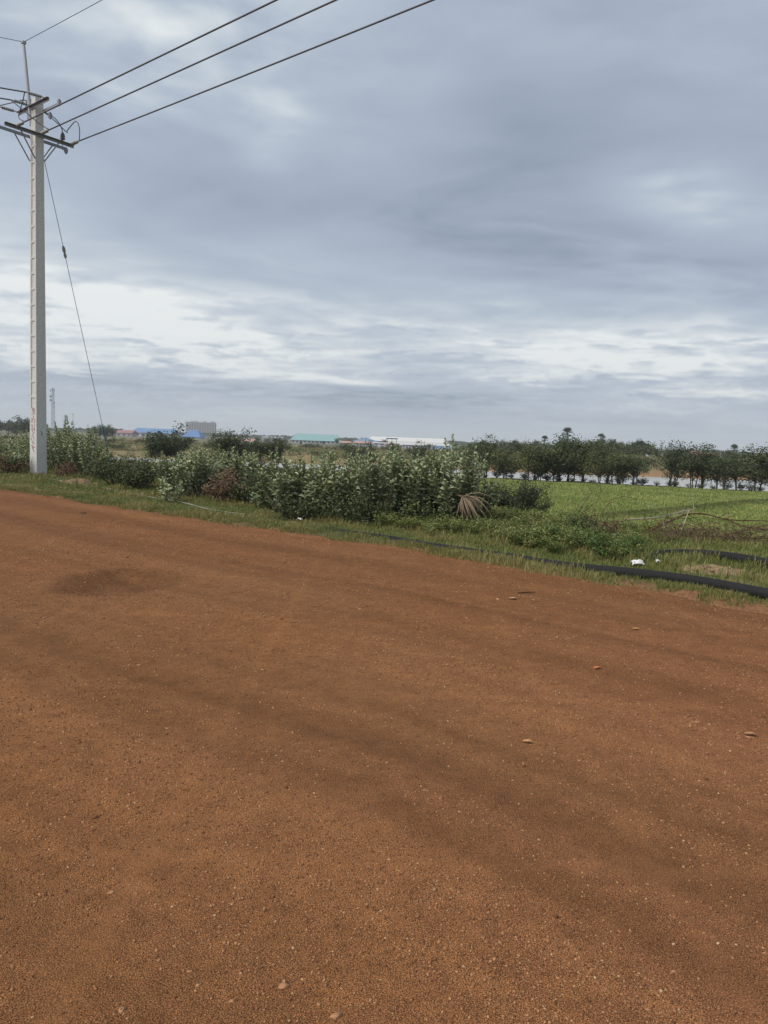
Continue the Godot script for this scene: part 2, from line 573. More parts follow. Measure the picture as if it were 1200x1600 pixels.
func herb(stems: int, h: float, spread: float, leaf: float, width: float) -> ArrayMesh:
	var mb := MB.new()
	for i in stems:
		var a := rng.randf() * TAU
		var out := Vector3(cos(a), 0, sin(a))
		var p := out * spread * 0.25 * rng.randf()
		var tip := out * spread * rng.randf_range(0.3, 1.0) + Vector3.UP * h * rng.randf_range(0.5, 1.0)
		mb.tube([p, p.lerp(tip, 0.5) + Vector3.UP * h * 0.1, tip], [0.004, 0.003, 0.002], 3, Color(0.8, 0.8, 0.6), false)
		for k in 7:
			var f := 0.25 + 0.75 * k / 6.0
			var q := p.lerp(tip, f) + Vector3.UP * h * 0.1 * (1.0 - f)
			var b := rng.randf() * TAU
			var dir := Vector3(cos(b), rng.randf_range(-0.1, 0.7), sin(b)).normalized()
			var g := rng.randf_range(0.8, 1.2)
			mb.blade_leaf(q, dir, Vector3.UP + Vector3(rng.randf() - 0.5, 0, rng.randf() - 0.5), leaf * rng.randf_range(0.6, 1.0), width, Color(g, g, g))
	return mb.mesh(M.blade)

func seen(p: Vector3) -> bool:
	return absf(atan2(p.x, -p.z)) < 0.62 and -p.z > 0.8

func put(p: Vector3, s: float, up := 1.0) -> Transform3D:
	var b := Basis(Vector3.UP, rng.randf() * TAU) * Basis(Vector3.RIGHT, rng.randf_range(-0.15, 0.15))
	return Transform3D(b.scaled(Vector3(s, s * up, s)), p)

func grow_grass() -> void:
	var short := tuft(11, 0.085, 0.05, 0.006, 0.6)
	var tall := tuft(12, 0.24, 0.07, 0.009, 0.55)
	var rice := tuft(16, 0.36, 0.11, 0.016, 0.4)
	var s1 := []; var c1 := []; var s2 := []; var c2 := []
	var tries := 260000
	for i in tries:
		var x := rng.randf_range(-19.0, 9.5)
		var d := -0.6 + 8.6 * pow(rng.randf(), 1.45)
		var z := -(ze(x) + d / 0.76)
		var p := Vector3(x, 0, z)
		if not seen(p):
			continue
		var nz := n_mid.get_noise_2d(x * 9.0, z * 9.0)
		var nb := n_fine.get_noise_2d(x * 3.0, z * 3.0)
		if rng.randf() > smoothstep(-0.15, 0.55, d + nz * 0.9 + nb * 0.3) * (0.85 + nb * 0.5) + 0.035 * smoothstep(-0.6, 0.0, d):
			continue
		if bare(x, z) > rng.randf():
			continue
		p.y = ground_h(x, z)
		var dry := clampf(0.35 + nz * 1.0 + nb * 0.5 + rng.randf_range(-0.25, 0.25) - 0.05 * d, 0.0, 1.0)
		var col := Color(0.125, 0.16, 0.038).lerp(Color(0.30, 0.25, 0.10), clampf(0.12 + dry * 0.8, 0.0, 1.0))
		var rank := smoothstep(0.6, 3.5, d) * (0.35 + 0.5 * smoothstep(-3.0, 1.5, x)) + nz * 0.35
		if rng.randf() < rank * 0.55:
			s2.append(put(p, rng.randf_range(0.45, 1.0), rng.randf_range(0.6, 1.1))); c2.append(col)
		else:
			s1.append(put(p, rng.randf_range(0.6, 1.25), rng.randf_range(0.6, 1.2))); c1.append(col)
	scatter("short_grass", "short green and straw coloured grass covering the verge beside the red road", "grass", short, s1, c1)
	scatter("tall_grass", "taller ragged grass in the verge among the roadside shrubs", "grass", tall, s2, c2)
	var s3 := []; var c3 := []
	for i in 120000:
		var zf := 13.0 + 57.0 * pow(rng.randf(), 0.8)
		var x := zf * rng.randf_range(-0.62, 0.66)
		var z := -zf
		var d := off_road(x, z)
		if d < 6.2 or zf > near_shore(x) - 4.2:
			continue
		var a := n_mid.get_noise_2d(x * 5.0 + 90.0, z * 5.0)
		var b := n_fine.get_noise_2d(x * 1.2, z * 1.2)
		if x < -3.0 - zf * 0.02 and rng.randf() > 0.25 - a:
			continue
		var bd := bund_at(x, zf) if x > 5.0 else 0.0
		var col := Color(0.19, 0.245, 0.06).lerp(Color(0.30, 0.33, 0.10), clampf(0.45 + a * 1.1 + b * 0.6, 0.0, 1.0))
		if x < -3.0:
			col = Color(0.09, 0.12, 0.045).lerp(Color(0.24, 0.20, 0.10), clampf(0.4 + a * 1.4, 0.0, 1.0))
		col = col.lerp(Color(0.08, 0.085, 0.03), bd * 0.7)
		s3.append(put(Vector3(x, ground_h(x, z), z), rng.randf_range(0.7, 1.15) * (1.0 - 0.45 * bd) * (1.0 + 0.012 * zf), rng.randf_range(0.6, 1.0) / (1.0 + 0.018 * zf))); c3.append(col)
	scatter("rice_field_grass", "bright green rice growing in the low field before the pond", "rice", rice, s3, c3)
	var s4 := []; var c4 := []
	for i in 26000:
		var zf := 99.0 + 170.0 * pow(rng.randf(), 1.6)
		var x := zf * rng.randf_range(-0.62, 0.62)
		if zf < far_shore(x) + 0.5:
			continue
		var a := n_mid.get_noise_2d(x * 5.0 + 90.0, -zf * 5.0)
		var h := ground_h(x, -zf)
		if h < -0.8 and rng.randf() > 0.2:
			continue
		var col := Color(0.30, 0.25, 0.13).lerp(Color(0.11, 0.135, 0.055), clampf(0.58 - 0.3 * smoothstep(12.0, 34.0, x) + a * 1.5 + rng.randf_range(-0.3, 0.3), 0.0, 1.0))
		s4.append(put(Vector3(x, h, -zf), rng.randf_range(1.0, 2.4), rng.randf_range(0.3, 0.75))); c4.append(col)
	scatter("dry_bank_grass", "straw coloured dry grass on the banks across the pond", "grass", rice, s4, c4)

# places worn down to soil or sand
func bare(x: float, z: float) -> float:
	var o := 0.0
	for b in bare_spots:
		o = maxf(o, 1.0 - smoothstep(0.5, 1.15, Vector2((x - b[0]) / b[2], (z - b[1]) / b[3]).length() + 0.3 * n_mid.get_noise_2d(x * 20.0, z * 20.0)))
	return o * 0.8
var bare_spots := []

func grow_weeds() -> void:
	var h1 := herb(16, 0.26, 0.16, 0.055, 0.024)
	var h2 := herb(20, 0.42, 0.26, 0.05, 0.012)
	var s := []; var c := []; var t := []; var k := []
	for i in 4200:
		var px := rng.randf_range(520, 1000)
		var py := rng.randf_range(770, 885)
		var p := gp(px, py)
		var d := off_road(p.x, p.z)
		if d < 1.0 or d > 7.5:
			continue
		var w := smoothstep(1.0, 2.4, d) * smoothstep(0.0, 1.5, p.x + 1.0) * clampf(0.35 + 1.6 * n_mid.get_noise_2d(p.x * 14.0, p.z * 14.0), 0.0, 1.0)
		if rng.randf() > w:
			continue
		p.y = ground_h(p.x, p.z)
		s.append(put(p, rng.randf_range(0.5, 1.1)))
		c.append(Color(0.085, 0.13, 0.032).lerp(Color(0.25, 0.25, 0.09), rng.randf()))
	scatter("leafy_weeds", "low leafy green weeds crowding the verge behind the black pipe", "weeds", h1, s, c)
	for i in 2600:
		var px := rng.randf_range(0, 760)
		var p := gp(px, 0.2467 * px * 0.55 + rng.randf_range(752, 780))
		var d := off_road(p.x, p.z)
		if d < 1.6 or d > 8.0 or rng.randf() > 0.3 + n_mid.get_noise_2d(p.x * 10.0, p.z * 10.0) * 1.4:
			continue
		p.y = ground_h(p.x, p.z)
		t.append(put(p, rng.randf_range(0.5, 1.2)))
		k.append(Color(0.07, 0.10, 0.03).lerp(Color(0.16, 0.14, 0.06), rng.randf()))
	scatter("shrub_undergrowth", "dull green undergrowth around the feet of the roadside shrubs", "undergrowth", h2, t, k)

# ------------------------------------------------------------------ shrubs
func milkweed(h: float, w: float, pale: float, dens := 1.0) -> Node3D:
	var root := Node3D.new()
	var fo := MB.new()
	var stems := int((7 + w * 4.0) * dens)
	for s in stems:
		var st := MB.new()
		var a := TAU * s / stems + rng.randf_range(-0.5, 0.5)
		var out := Vector3(cos(a), 0, sin(a))
		var reach := w * 0.5 * sqrt(rng.randf_range(0.02, 1.3))
		var hh := h * rng.randf_range(0.58, 1.14) * (1.0 - 0.22 * reach / (w * 0.5))
		var base := out * 0.12 * rng.randf() + Vector3.DOWN * 0.06
		var pts := []
		for i in 6:
			var f := i / 5.0
			pts.append(base + out * reach * pow(f, 0.8) + Vector3.UP * hh * f + Vector3(rng.randf() - 0.5, 0, rng.randf() - 0.5) * 0.05 * f)
		st.tube(pts, [0.018, 0.015, 0.013, 0.011, 0.008, 0.005], 5, Color(0.24, 0.22, 0.14))
		leaf_shoot(fo, pts, 0.30, pale, 1.0)
		for b in 3:
			var f0 := rng.randf_range(0.2, 0.7)
			var i0 := int(f0 * 5.0)
			var p0: Vector3 = pts[i0].lerp(pts[i0 + 1], f0 * 5.0 - i0)
			var aa := a + rng.randf_range(-1.6, 1.6)
			var o2 := Vector3(cos(aa), 0, sin(aa))
			var l2 := (hh - p0.y) * rng.randf_range(0.5, 0.85)
			var q := [p0]
			for i in range(1, 4):
				q.append(p0 + o2 * l2 * 0.38 * sqrt(i / 3.0) + Vector3.UP * l2 * i / 3.0)
			st.tube(q, [0.009, 0.008, 0.006, 0.004], 4, Color(0.26, 0.27, 0.17))
			leaf_shoot(fo, q, 0.1, pale, 0.9)
		part("stem", st, M.bark, root)
	part("foliage", fo, M.pale_leaf, root)
	return root

func leaf_shoot(fo: MB, pts: Array, from: float, pale: float, size: float) -> void:
	var total := 0.0
	for i in pts.size() - 1:
		total += pts[i].distance_to(pts[i + 1])
	var n := int(total * (1.0 - from) / 0.052)
	var turn := rng.randf() * PI
	for k in n + 1:
		var f := from + (1.0 - from) * k / maxf(n, 1)
		var g := f * (pts.size() - 1)
		var i := mini(int(g), pts.size() - 2)
		var p: Vector3 = pts[i].lerp(pts[i + 1], g - i)
		var ax: Vector3 = (pts[i + 1] - pts[i]).normalized()
		turn += PI * 0.5 + rng.randf_range(-0.3, 0.3)
		var near_tip := smoothstep(0.8, 1.0, f)
		if rng.randf() < 0.12 + 0.3 * (1.0 - f):
			continue
		for q in 2:
			var b := turn + PI * q
			var flat_dir := Vector3(cos(b), 0, sin(b))
			var dir := (flat_dir + ax * lerpf(rng.randf_range(0.1, 0.9), 1.8, near_tip)).normalized()
			var ln := size * lerpf(rng.randf_range(0.09, 0.165), 0.075, near_tip)
			var t := clampf(pale + rng.randf_range(-0.3, 0.3), 0.0, 1.0)
			var col := Color(0.125, 0.16, 0.065).lerp(Color(0.315, 0.355, 0.215), t)
			if rng.randf() < 0.035:
				col = Color(0.36, 0.36, 0.16)
			var k2 := rng.randf_range(0.9, 1.1)
			fo.leaf(p, dir, ax + flat_dir * -0.2, ln, ln * rng.randf_range(0.52, 0.66), 0.22, col * k2, col * (k2 * 1.05))

# a twiggy bush of small leaves
func bush(h: float, w: float, leaves: int, ln: float, dark: Color, light: Color, twig: Color, gap := 0.0) -> Node3D:
	var root := Node3D.new()
	var tw := MB.new()
	var fo := MB.new()
	var ends := []
	var n := 9 + int(w * 5.0)
	for s in n:
		var a := rng.randf() * TAU
		var out := Vector3(cos(a), 0, sin(a))
		var rr := w * 0.5 * sqrt(rng.randf())
		var hh := h * rng.randf_range(0.45, 1.0) * sqrt(maxf(0.15, 1.0 - pow(rr / (w * 0.56), 2.0)))
		var p0 := out * rng.randf() * 0.1 + Vector3.DOWN * 0.06
		var tip := out * rr + Vector3.UP * hh
		var m := p0.lerp(tip, 0.5) + Vector3(rng.randf() - 0.5, 0.15, rng.randf() - 0.5) * 0.2 * w
		tw.tube([p0, m, tip], [0.012 * w + 0.004, 0.008 * w + 0.003, 0.003], 4, twig)
		for k in 4:
			var f := rng.randf_range(0.3, 1.0)
			var b := p0.lerp(m, f * 2.0) if f < 0.5 else m.lerp(tip, f * 2.0 - 1.0)
			var e := b + Vector3(rng.randf() - 0.5, rng.randf_range(-0.1, 0.6), rng.randf() - 0.5) * 0.42 * w
			e.y = maxf(e.y, 0.04)
			tw.tube([b, e], [0.004, 0.002], 3, twig, false)
			ends.append([b, e])
		ends.append([m, tip])
	for i in leaves:
		var e: Array = ends[rng.randi() % ends.size()]
		var p: Vector3 = e[0].lerp(e[1], rng.randf_range(gap, 1.05)) + Vector3(rng.randfn(), rng.randfn() * 0.8, rng.randfn()) * 0.055 * w
		p.y = maxf(p.y, 0.015)
		var dir := Vector3(rng.randfn(), rng.randfn() * 0.6 + 0.3, rng.randfn()).normalized()
		var col := dark.lerp(light, rng.randf() * rng.randf() * 1.4)
		fo.blade_leaf(p, dir, Vector3(rng.randfn() * 0.6, 1.0, rng.randfn() * 0.6), ln * rng.randf_range(0.6, 1.2), ln * rng.randf_range(0.4, 0.62), col)
	part("twigs", tw, M.bark, root)
	part("foliage", fo, M.leaf, root)
	return root

# a tree: tapered trunk with limbs, and leaves in clumps round the limb ends
func tree(h: float, w: float, bole: float, clumps: int, per: int, ln: float, dark: Color, light: Color, trunks := 1, flatness := 0.75) -> Node3D:
	var root := Node3D.new()
	var tr := MB.new()
	var fo := MB.new()
	var cl := []
	var mid_y := (bole * h + h) * 0.5
	var ry := (h - bole * h) * 0.5
	for i in clumps:
		var d := Vector3(rng.randfn(), rng.randfn(), rng.randfn()).normalized()
		var r := pow(rng.randf(), 0.45)
		var k := 0.8 + 0.75 * n_fine.get_noise_3dv(d * 5.0 + Vector3(h * 31.0, w * 17.0, 0))
		cl.append(Vector3(d.x * w * 0.5, d.y * ry, d.z * w * 0.5) * r * k + Vector3.UP * mid_y)
	var high := 0.0
	for p in cl:
		high = maxf(high, p.y)
	var cr := w * 0.5 * 1.25 / pow(clumps, 0.40)
	for i in cl.size():
		var p: Vector3 = cl[i]
		cl[i] = Vector3(p.x, maxf(p.y * (h - cr * 0.7) / high, cr * 0.5), p.z)
	var bases := []
	for t in trunks:
		var a := rng.randf() * TAU
		var o := Vector3(cos(a), 0, sin(a)) * (0.0 if trunks == 1 else 0.05 * h * rng.randf_range(0.5, 1.5))
		var top := Vector3(o.x * 2.5 + rng.randfn() * 0.03 * h, h * 0.72, o.z * 2.5 + rng.randfn() * 0.03 * h)
		var r0 := h * 0.022 / sqrt(trunks)
		var mm := o.lerp(top, 0.45) + Vector3(rng.randfn(), 0, rng.randfn()) * 0.02 * h
		tr.tube([o + Vector3.DOWN * 0.3, mm, top], [r0, r0 * 0.7, r0 * 0.25], 6, Color(0.13, 0.11, 0.085))
		bases.append([o, mm, top])
	for p in cl:
		var b: Array = bases[rng.randi() % bases.size()]
		var f := clampf((p.y / h) * 0.75, 0.2, 0.95)
		var q: Vector3 = b[0].lerp(b[1], f * 2.0) if f < 0.5 else b[1].lerp(b[2], f * 2.0 - 1.0)
		tr.tube([q, q.lerp(p, 0.55) + Vector3.UP * 0.03 * h, p], [h * 0.009, h * 0.006, h * 0.003], 3, Color(0.12, 0.10, 0.075), false)
	for p in cl:
		var tint := rng.randf()
		var own := cr * rng.randf_range(0.7, 1.25)
		for i in per:
			var d := (Vector3(rng.randfn(), rng.randfn() * flatness, rng.randfn()) * 0.55).limit_length(1.0) * own
			var dir := Vector3(rng.randfn(), rng.randfn() * 0.6, rng.randfn()).normalized()
			var col := dark.lerp(light, clampf(tint * 0.7 + rng.randf_range(-0.15, 0.4), 0.0, 1.0))
			fo.blade_leaf(p + d, dir, Vector3(rng.randfn() * 0.7, 1.0, rng.randfn() * 0.7), ln * rng.randf_range(0.6, 1.3), ln * rng.randf_range(0.5, 0.8), col)
	part("trunk", tr, M.bark, root)
	part("crown", fo, M.leaf, root)
	return root

func adopt(o: Node3D, called: String, label: String, category: String, group: String, where: Vector3, turn := 0.0) -> Node3D:
	o.name = numbered(called)
	add_child(o)
	o.position = where
	o.rotation.y = turn
	tag(o, label, category, group)
	return o

# fan palm with a round head
func fan_palm(h: float, label: String, where: Vector3, r: float) -> void:
	var root := thing("sugar_palm", label, "palm tree", where, "tall palms rising over the far trees")
	var tr := MB.new()
	tr.tube([Vector3.DOWN * 0.4, Vector3(0.1, h * 0.5, 0), Vector3(0.0, h - r * 0.4, 0.1)], [0.24, 0.19, 0.17], 7, Color(0.11, 0.10, 0.085))
	part("trunk", tr, M.bark, root)
	var fo := MB.new()
	for i in 26:
		var a := rng.randf() * TAU
		var e := rng.randf_range(-0.7, 1.35)
		var d := Vector3(cos(a) * cos(e), sin(e), sin(a) * cos(e))
		var b := Vector3(0, h - r * 0.4, 0.1)
		var s := d.cross(Vector3.UP).normalized()
		var u := s.cross(d)
		var hub := b + d * r * 0.5
		fo.tube([b, hub], [0.05, 0.03], 3, Color(0.1, 0.11, 0.05), false)
		for k in 9:
			var t := (k - 4) * 0.34
			fo.blade_leaf(hub, (d * cos(t) + s * sin(t)).normalized(), u, r * 0.62, 0.2, Color(0.045, 0.062, 0.032) * rng.randf_range(0.8, 1.3))
	part("crown", fo, M.leaf, root)

# ------------------------------------------------------------------ the power pole
func sagging(a: Vector3, b: Vector3, sag: float, k := 24) -> Array:
	var o := []
	for i in k + 1:
		var f := i / float(k)
		o.append(a.lerp(b, f) + Vector3.DOWN * sag * 4.0 * f * (1.0 - f))
	return o

func same(r: float, k: int) -> Array:
	var o := []
	for i in k:
		o.append(r)
	return o

func smooth_path(p: Array, k := 6) -> Array:
	var cv := Curve3D.new()
	for i in p.size():
		var t: Vector3 = (p[mini(i + 1, p.size() - 1)] - p[maxi(i - 1, 0)]) / 6.0
		cv.add_point(p[i], -t, t)
	var o := []
	for i in (p.size() - 1) * k + 1:
		o.append(cv.sample(mini(i / k, p.size() - 2), float(i) / k - mini(i / k, p.size() - 2)))
	return o

# strain insulator: a rod with sheds
func strain_insulator(a: Vector3, b: Vector3, parent: Node) -> void:
	var mb := MB.new()
	var pts := []
	var rad := []
	for i in 17:
		pts.append(a.lerp(b, i / 16.0))
		rad.append(0.018 if i < 3 or i > 13 else (0.058 if i % 2 == 1 else 0.034))
	mb.tube(pts, rad, 8, Color(0.30, 0.31, 0.32))
	part("insulator", mb, M.porcelain, parent)

func pin_insulator(p: Vector3, parent: Node) -> void:
	var mb := MB.new()
	mb.tube([p, p + Vector3.UP * 0.1, p + Vector3.UP * 0.13, p + Vector3.UP * 0.2, p + Vector3.UP * 0.21, p + Vector3.UP * 0.3, p + Vector3.UP * 0.34], [0.02, 0.02, 0.085, 0.06, 0.08, 0.055, 0.03], 10, Color(0.10, 0.09, 0.10))
	mb.tube([p + Vector3.DOWN * 0.22, p], [0.012, 0.012], 5, Color(0.2, 0.2, 0.2))
	part("pin_insulator", mb, M.porcelain, parent)

func power_pole() -> void:
	var P := gp(60, 744)
	P.y = ground_h(P.x, P.z) - 0.02
	var o := thing("power_pole", "pale concrete power pole with ladder recesses and red handwriting on its foot", "power pole", P)
	o.rotation.y = -0.6816
	var H := 12.0
	var half := func(y: float) -> Vector2: return Vector2(lerpf(0.235, 0.165, y / H), lerpf(0.175, 0.13, y / H))
	var W := Color.WHITE
	# shaft: solid foot, then two flanges joined by a thin web
	var mb := MB.new()
	var slab := func(x0: float, x1: float, zi: float, y0: float, y1: float) -> void:
		# x0, x1 as shares of the half width, zi: how far the face is sunk
		var p := []
		for y in [y0, y1]:
			var h: Vector2 = half.call(y)
			var fl := 0.085
			var xa: float = -h.x if x0 < 0.0 else (h.x - fl if x0 > 0.5 else -h.x + fl)
			var xb: float = h.x if x1 > 0.0 else (-h.x + fl if x1 < -0.5 else h.x - fl)
			for s in [[xa, 1.0], [xb, 1.0], [xb, -1.0], [xa, -1.0]]:
				p.append(Vector3(s[0], y, s[1] * (h.y - zi)))
		mb.hexa(p, W)
	slab.call(-1.0, 1.0, 0.0, -0.5, 2.25)
	slab.call(-1.0, -1.0, 0.0, 2.25, 11.0)
	slab.call(1.0, 1.0, 0.0, 2.25, 11.0)
	slab.call(0.1, 0.0, 0.026, 2.25, 11.0)
	slab.call(-1.0, 1.0, 0.0, 11.0, H)
	part("shaft", mb, M.concrete, o)
	var y := 2.62
	while y < 10.9:
		var h: Vector2 = half.call(y)
		for s in [1.0, -1.0]:
			var r := MB.new()
			r.box(Vector3(0, y, s * (h.y - 0.024)), Vector3(2.0 * h.x - 0.172, 0.07, 0.034), W)
			part("rung", r, M.concrete, o)
		y += 0.495
	# steel arms: the lower pair across the line to the road, the upper pair across the line to the side
	var arm := func(a: Vector3, b: Vector3, w: float) -> void:
		var m := MB.new()
		var t := (b - a).normalized()
		var bs := Basis(t, Vector3.UP, t.cross(Vector3.UP))
		m.box((a + b) * 0.5, Vector3(a.distance_to(b), 0.1, 0.012), W, bs)
		m.box((a + b) * 0.5 + Vector3.UP * 0.044 + bs.z * w * 0.5, Vector3(a.distance_to(b), 0.012, absf(w) - 0.02), W, bs)
		part("crossarm", m, M.steel, o)
	arm.call(Vector3(0.20, 10.85, 1.12), Vector3(0.20, 10.85, -1.13), 0.09)
	arm.call(Vector3(-0.20, 10.85, 1.12), Vector3(-0.20, 10.85, -1.13), -0.09)
	arm.call(Vector3(-0.92, 11.7, 0.155), Vector3(1.08, 11.7, 0.155), 0.09)
	arm.call(Vector3(-0.92, 11.66, -0.155), Vector3(1.08, 11.66, -0.155), -0.09)
	for s in [[0.21, 1.0], [0.21, -1.0], [-0.21, 1.0], [-0.21, -1.0]]:
		var b := MB.new()
		b.tube([Vector3(s[0] * 1.0, 10.82, s[1] * 0.62), Vector3(s[0] * 0.85, 10.1, s[1] * 0.15)], [0.022, 0.022], 5, W)
		part("brace", b, M.steel, o)
	# lifted earth-wire mast
	var mast := MB.new()
	mast.tube([Vector3(-0.16, 11.2, 0.10), Vector3(-0.18, 12.0, 0.17), Vector3(-0.27, 13.66, 0.28)], [0.06, 0.06, 0.045], 8, W)
	mast.box(Vector3(-0.27, 13.68, 0.28), Vector3(0.12, 0.07, 0.12), W)
	part("mast", mast, M.galvanised, o)
	# insulators
	var ends_r := [Vector3(0.24, 10.88, 0.78), Vector3(0.24, 10.9, 0.0), Vector3(0.24, 10.88, -1.0)]
	for e in ends_r:
		strain_insulator(e, e + Vector3(0.5, 0.0, 0.0), o)
	var ends_l := [Vector3(-0.85, 11.74, 0.2), Vector3(0.0, 11.74, 0.2), Vector3(0.95, 11.74, 0.2)]
	for e in ends_l:
		strain_insulator(e + Vector3(0, 0, 0.05), e + Vector3(-0.1, 0.0, 0.55), o)
	pin_insulator(Vector3(0.0, 10.92, -0.86), o)
	pin_insulator(Vector3(-0.55, 11.74, 0.02), o)
	for e in [Vector3(-0.20, 10.78, -1.08), Vector3(-0.7, 11.58, -0.155), Vector3(1.1, 11.68, -0.155), Vector3(0.45, 11.45, -0.2)]:
		var k := MB.new()
		k.tube([e + Vector3.UP * 0.12, e + Vector3.UP * 0.05, e + Vector3.DOWN * 0.03, e + Vector3.DOWN * 0.1], [0.03, 0.07, 0.065, 0.012], 8, W)
		part("end_fitting", k, M.steel, o)
	# jumpers from one line to the other
	for j in [
		[ends_l[2] + Vector3(-0.1, 0, 0.6), Vector3(0.6, 11.5, 0.75), Vector3(0.45, 11.1, 0.8), ends_r[0] + Vector3(0.55, 0, 0)],
		[ends_l[1] + Vector3(-0.1, 0, 0.6), Vector3(0.2, 11.45, 0.55), Vector3(0.5, 11.1, 0.2), ends_r[1] + Vector3(0.55, 0, 0)],
		[ends_l[0] + Vector3(-0.1, 0, 0.6), Vector3(-0.5, 11.85, 0.5), Vector3(-0.5, 12.05, 0.05), Vector3(0.2, 11.5, -0.4), Vector3(0.25, 11.25, -0.8), ends_r[2] + Vector3(0.1, 0.3, 0.15)],
		[ends_r[2] + Vector3(0.0, 0.36, 0.14), ends_r[2] + Vector3(0.4, 0.62, 0.05), ends_r[2] + Vector3(0.55, 0.4, 0.0), ends_r[2] + Vector3(0.55, 0.0, 0)],
		[Vector3(0.26, 11.6, -0.1), Vector3(0.4, 11.45, -0.4), Vector3(0.4, 11.2, -0.62), Vector3(0.22, 10.9, -0.7)],
	]:
		var q := smooth_path(j)
		var m := MB.new()
		m.tube(q, same(0.016, q.size()), 5, W)
		part("jumper_wire", m, M.cable, o)
	# red hand-painted marks up the foot, a paler smear above them, and a dark hooked stain
	var fz := 0.175 + 0.004
	for col in 2:
		for i in 8:
			var mk := MB.new()
			var cx := -0.08 + 0.14 * col
			var cy := 0.98 + 0.135 * i + 0.03 * col
			var pts := []
			var a0 := rng.randf() * TAU
			var sweep := rng.randf_range(2.2, 5.6) * (1.0 if rng.randf() < 0.5 else -1.0)
			for k in 8:
				var a := a0 + sweep * k / 7.0
				var yy := cy + 0.052 * sin(a)
				pts.append(Vector3(cx + 0.045 * cos(a) + 0.012 * k / 7.0, yy, lerpf(0.175, 0.13, yy / H) + 0.001))
			mk.tube(pts, same(0.0095, 8), 4, W)
			part("painted_mark", mk, M.red_paint, o)
	var tick := MB.new()
	tick.tube([Vector3(-0.02, 0.98, fz - 0.004), Vector3(0.03, 0.86, fz - 0.004), Vector3(0.07, 0.80, fz - 0.003)], [0.012, 0.012, 0.008], 4, W)
	part("painted_mark", tick, M.red_paint, o)
	var smear := MB.new()
	for i in 26:
		var p := Vector3(rng.randf_range(-0.09, 0.13), rng.randf_range(2.02, 2.24), 0)
		p.z = lerpf(0.175, 0.13, p.y / H) + 0.001
		smear.tube([p + Vector3(-0.01, -0.03, 0), p + Vector3(0.012, 0.035, 0)], [0.004, 0.006], 4, W)
	part("paint_smear", smear, M.pink_paint, o)
	var hook := MB.new()
	var hx := 0.228
	hook.tube([Vector3(hx, 1.50, 0.03), Vector3(hx, 1.45, -0.01), Vector3(hx + 0.001, 1.40, -0.02), Vector3(hx + 0.001, 1.38, 0.03)], [0.01, 0.014, 0.014, 0.006], 4, W)
	part("stain_mark", hook, M.cable, o)
	# the lines themselves
	var dl := Vector3(0.777, 0, 0.63)
	var T := o.transform
	var who := ["from the bare end of the lower crossarm", "from the middle of the lower crossarm", "from the lower crossarm end that carries a dark insulator"]
	for i in 3:
		var a: Vector3 = T * (ends_r[i] + Vector3(0.5, 0, 0))
		var w := MB.new()
		var q := sagging(a, a + dl * 48.0 + Vector3.UP * 0.1, [0.03, 0.02, 0.16][i], 30)
		w.tube(q, same(0.021, q.size()), 6, W)
		tag(part("power_line", w, M.cable, self), "dark power line strung " + who[i], "cable", "thick lines crossing the sky")
	var side := Vector3(-0.86, 0, 0.51)
	var who2 := ["lowest", "middle", "topmost"]
	for i in 3:
		var a: Vector3 = T * (ends_l[i] + Vector3(-0.1, 0.0, 0.55))
		var w := MB.new()
		var q := sagging(a, a + side * 46.0, 0.9, 24)
		w.tube(q, same(0.021, q.size()), 6, W)
		tag(part("side_power_line", w, M.cable, self), "dark power line leaving the upper crossarm, %s of the three there" % who2[i], "cable", "lines leaving the upper crossarm")
	var top: Vector3 = T * Vector3(-0.27, 13.70, 0.28)
	for e in [[dl * 48.0, "thin earth wire from the mast tip along the heavier lines", 0.5], [side * 46.0, "thin earth wire from the mast tip over the side lines", 0.9]]:
		var w := MB.new()
		var q := sagging(top, top + e[0], e[2], 24)
		w.tube(q, same(0.0095, q.size()), 5, W)
		tag(part("earth_wire", w, M.cable, self), e[1], "cable", "thin earth wires at the mast tip")
	# stay
	var g0: Vector3 = T * Vector3(0.05, 10.35, -0.17)
	var g1 := at(181, 722, 34.0)
	g1.y = ground_h(g1.x, g1.z)
	var gt := thing("guy_wire", "thin guy wire slanting from the concrete pole down into the bushes", "cable", g1)
	var w1 := MB.new()
	w1.tube([g0 - g1, Vector3.ZERO], [0.0095, 0.0095], 5, W)
	part("strand", w1, M.cable, gt)
	var ins := MB.new()
	var ia := (g0 - g1) * 0.785
	var ib := (g0 - g1) * 0.752
	ins.tube([ia, ia.lerp(ib, 0.2), ia.lerp(ib, 0.45), ia.lerp(ib, 0.55), ia.lerp(ib, 0.8), ib], [0.02, 0.06, 0.06, 0.035, 0.06, 0.03], 8, Color(0.35, 0.36, 0.37))
	part("stay_insulator", ins, M.porcelain, gt)
	var sl := MB.new()
	sl.tube([(g0 - g1) * 0.235, (g0 - g1) * 0.02], [0.03, 0.03], 7, W)
	part("blue_sleeve", sl, M.blue_plastic, gt)

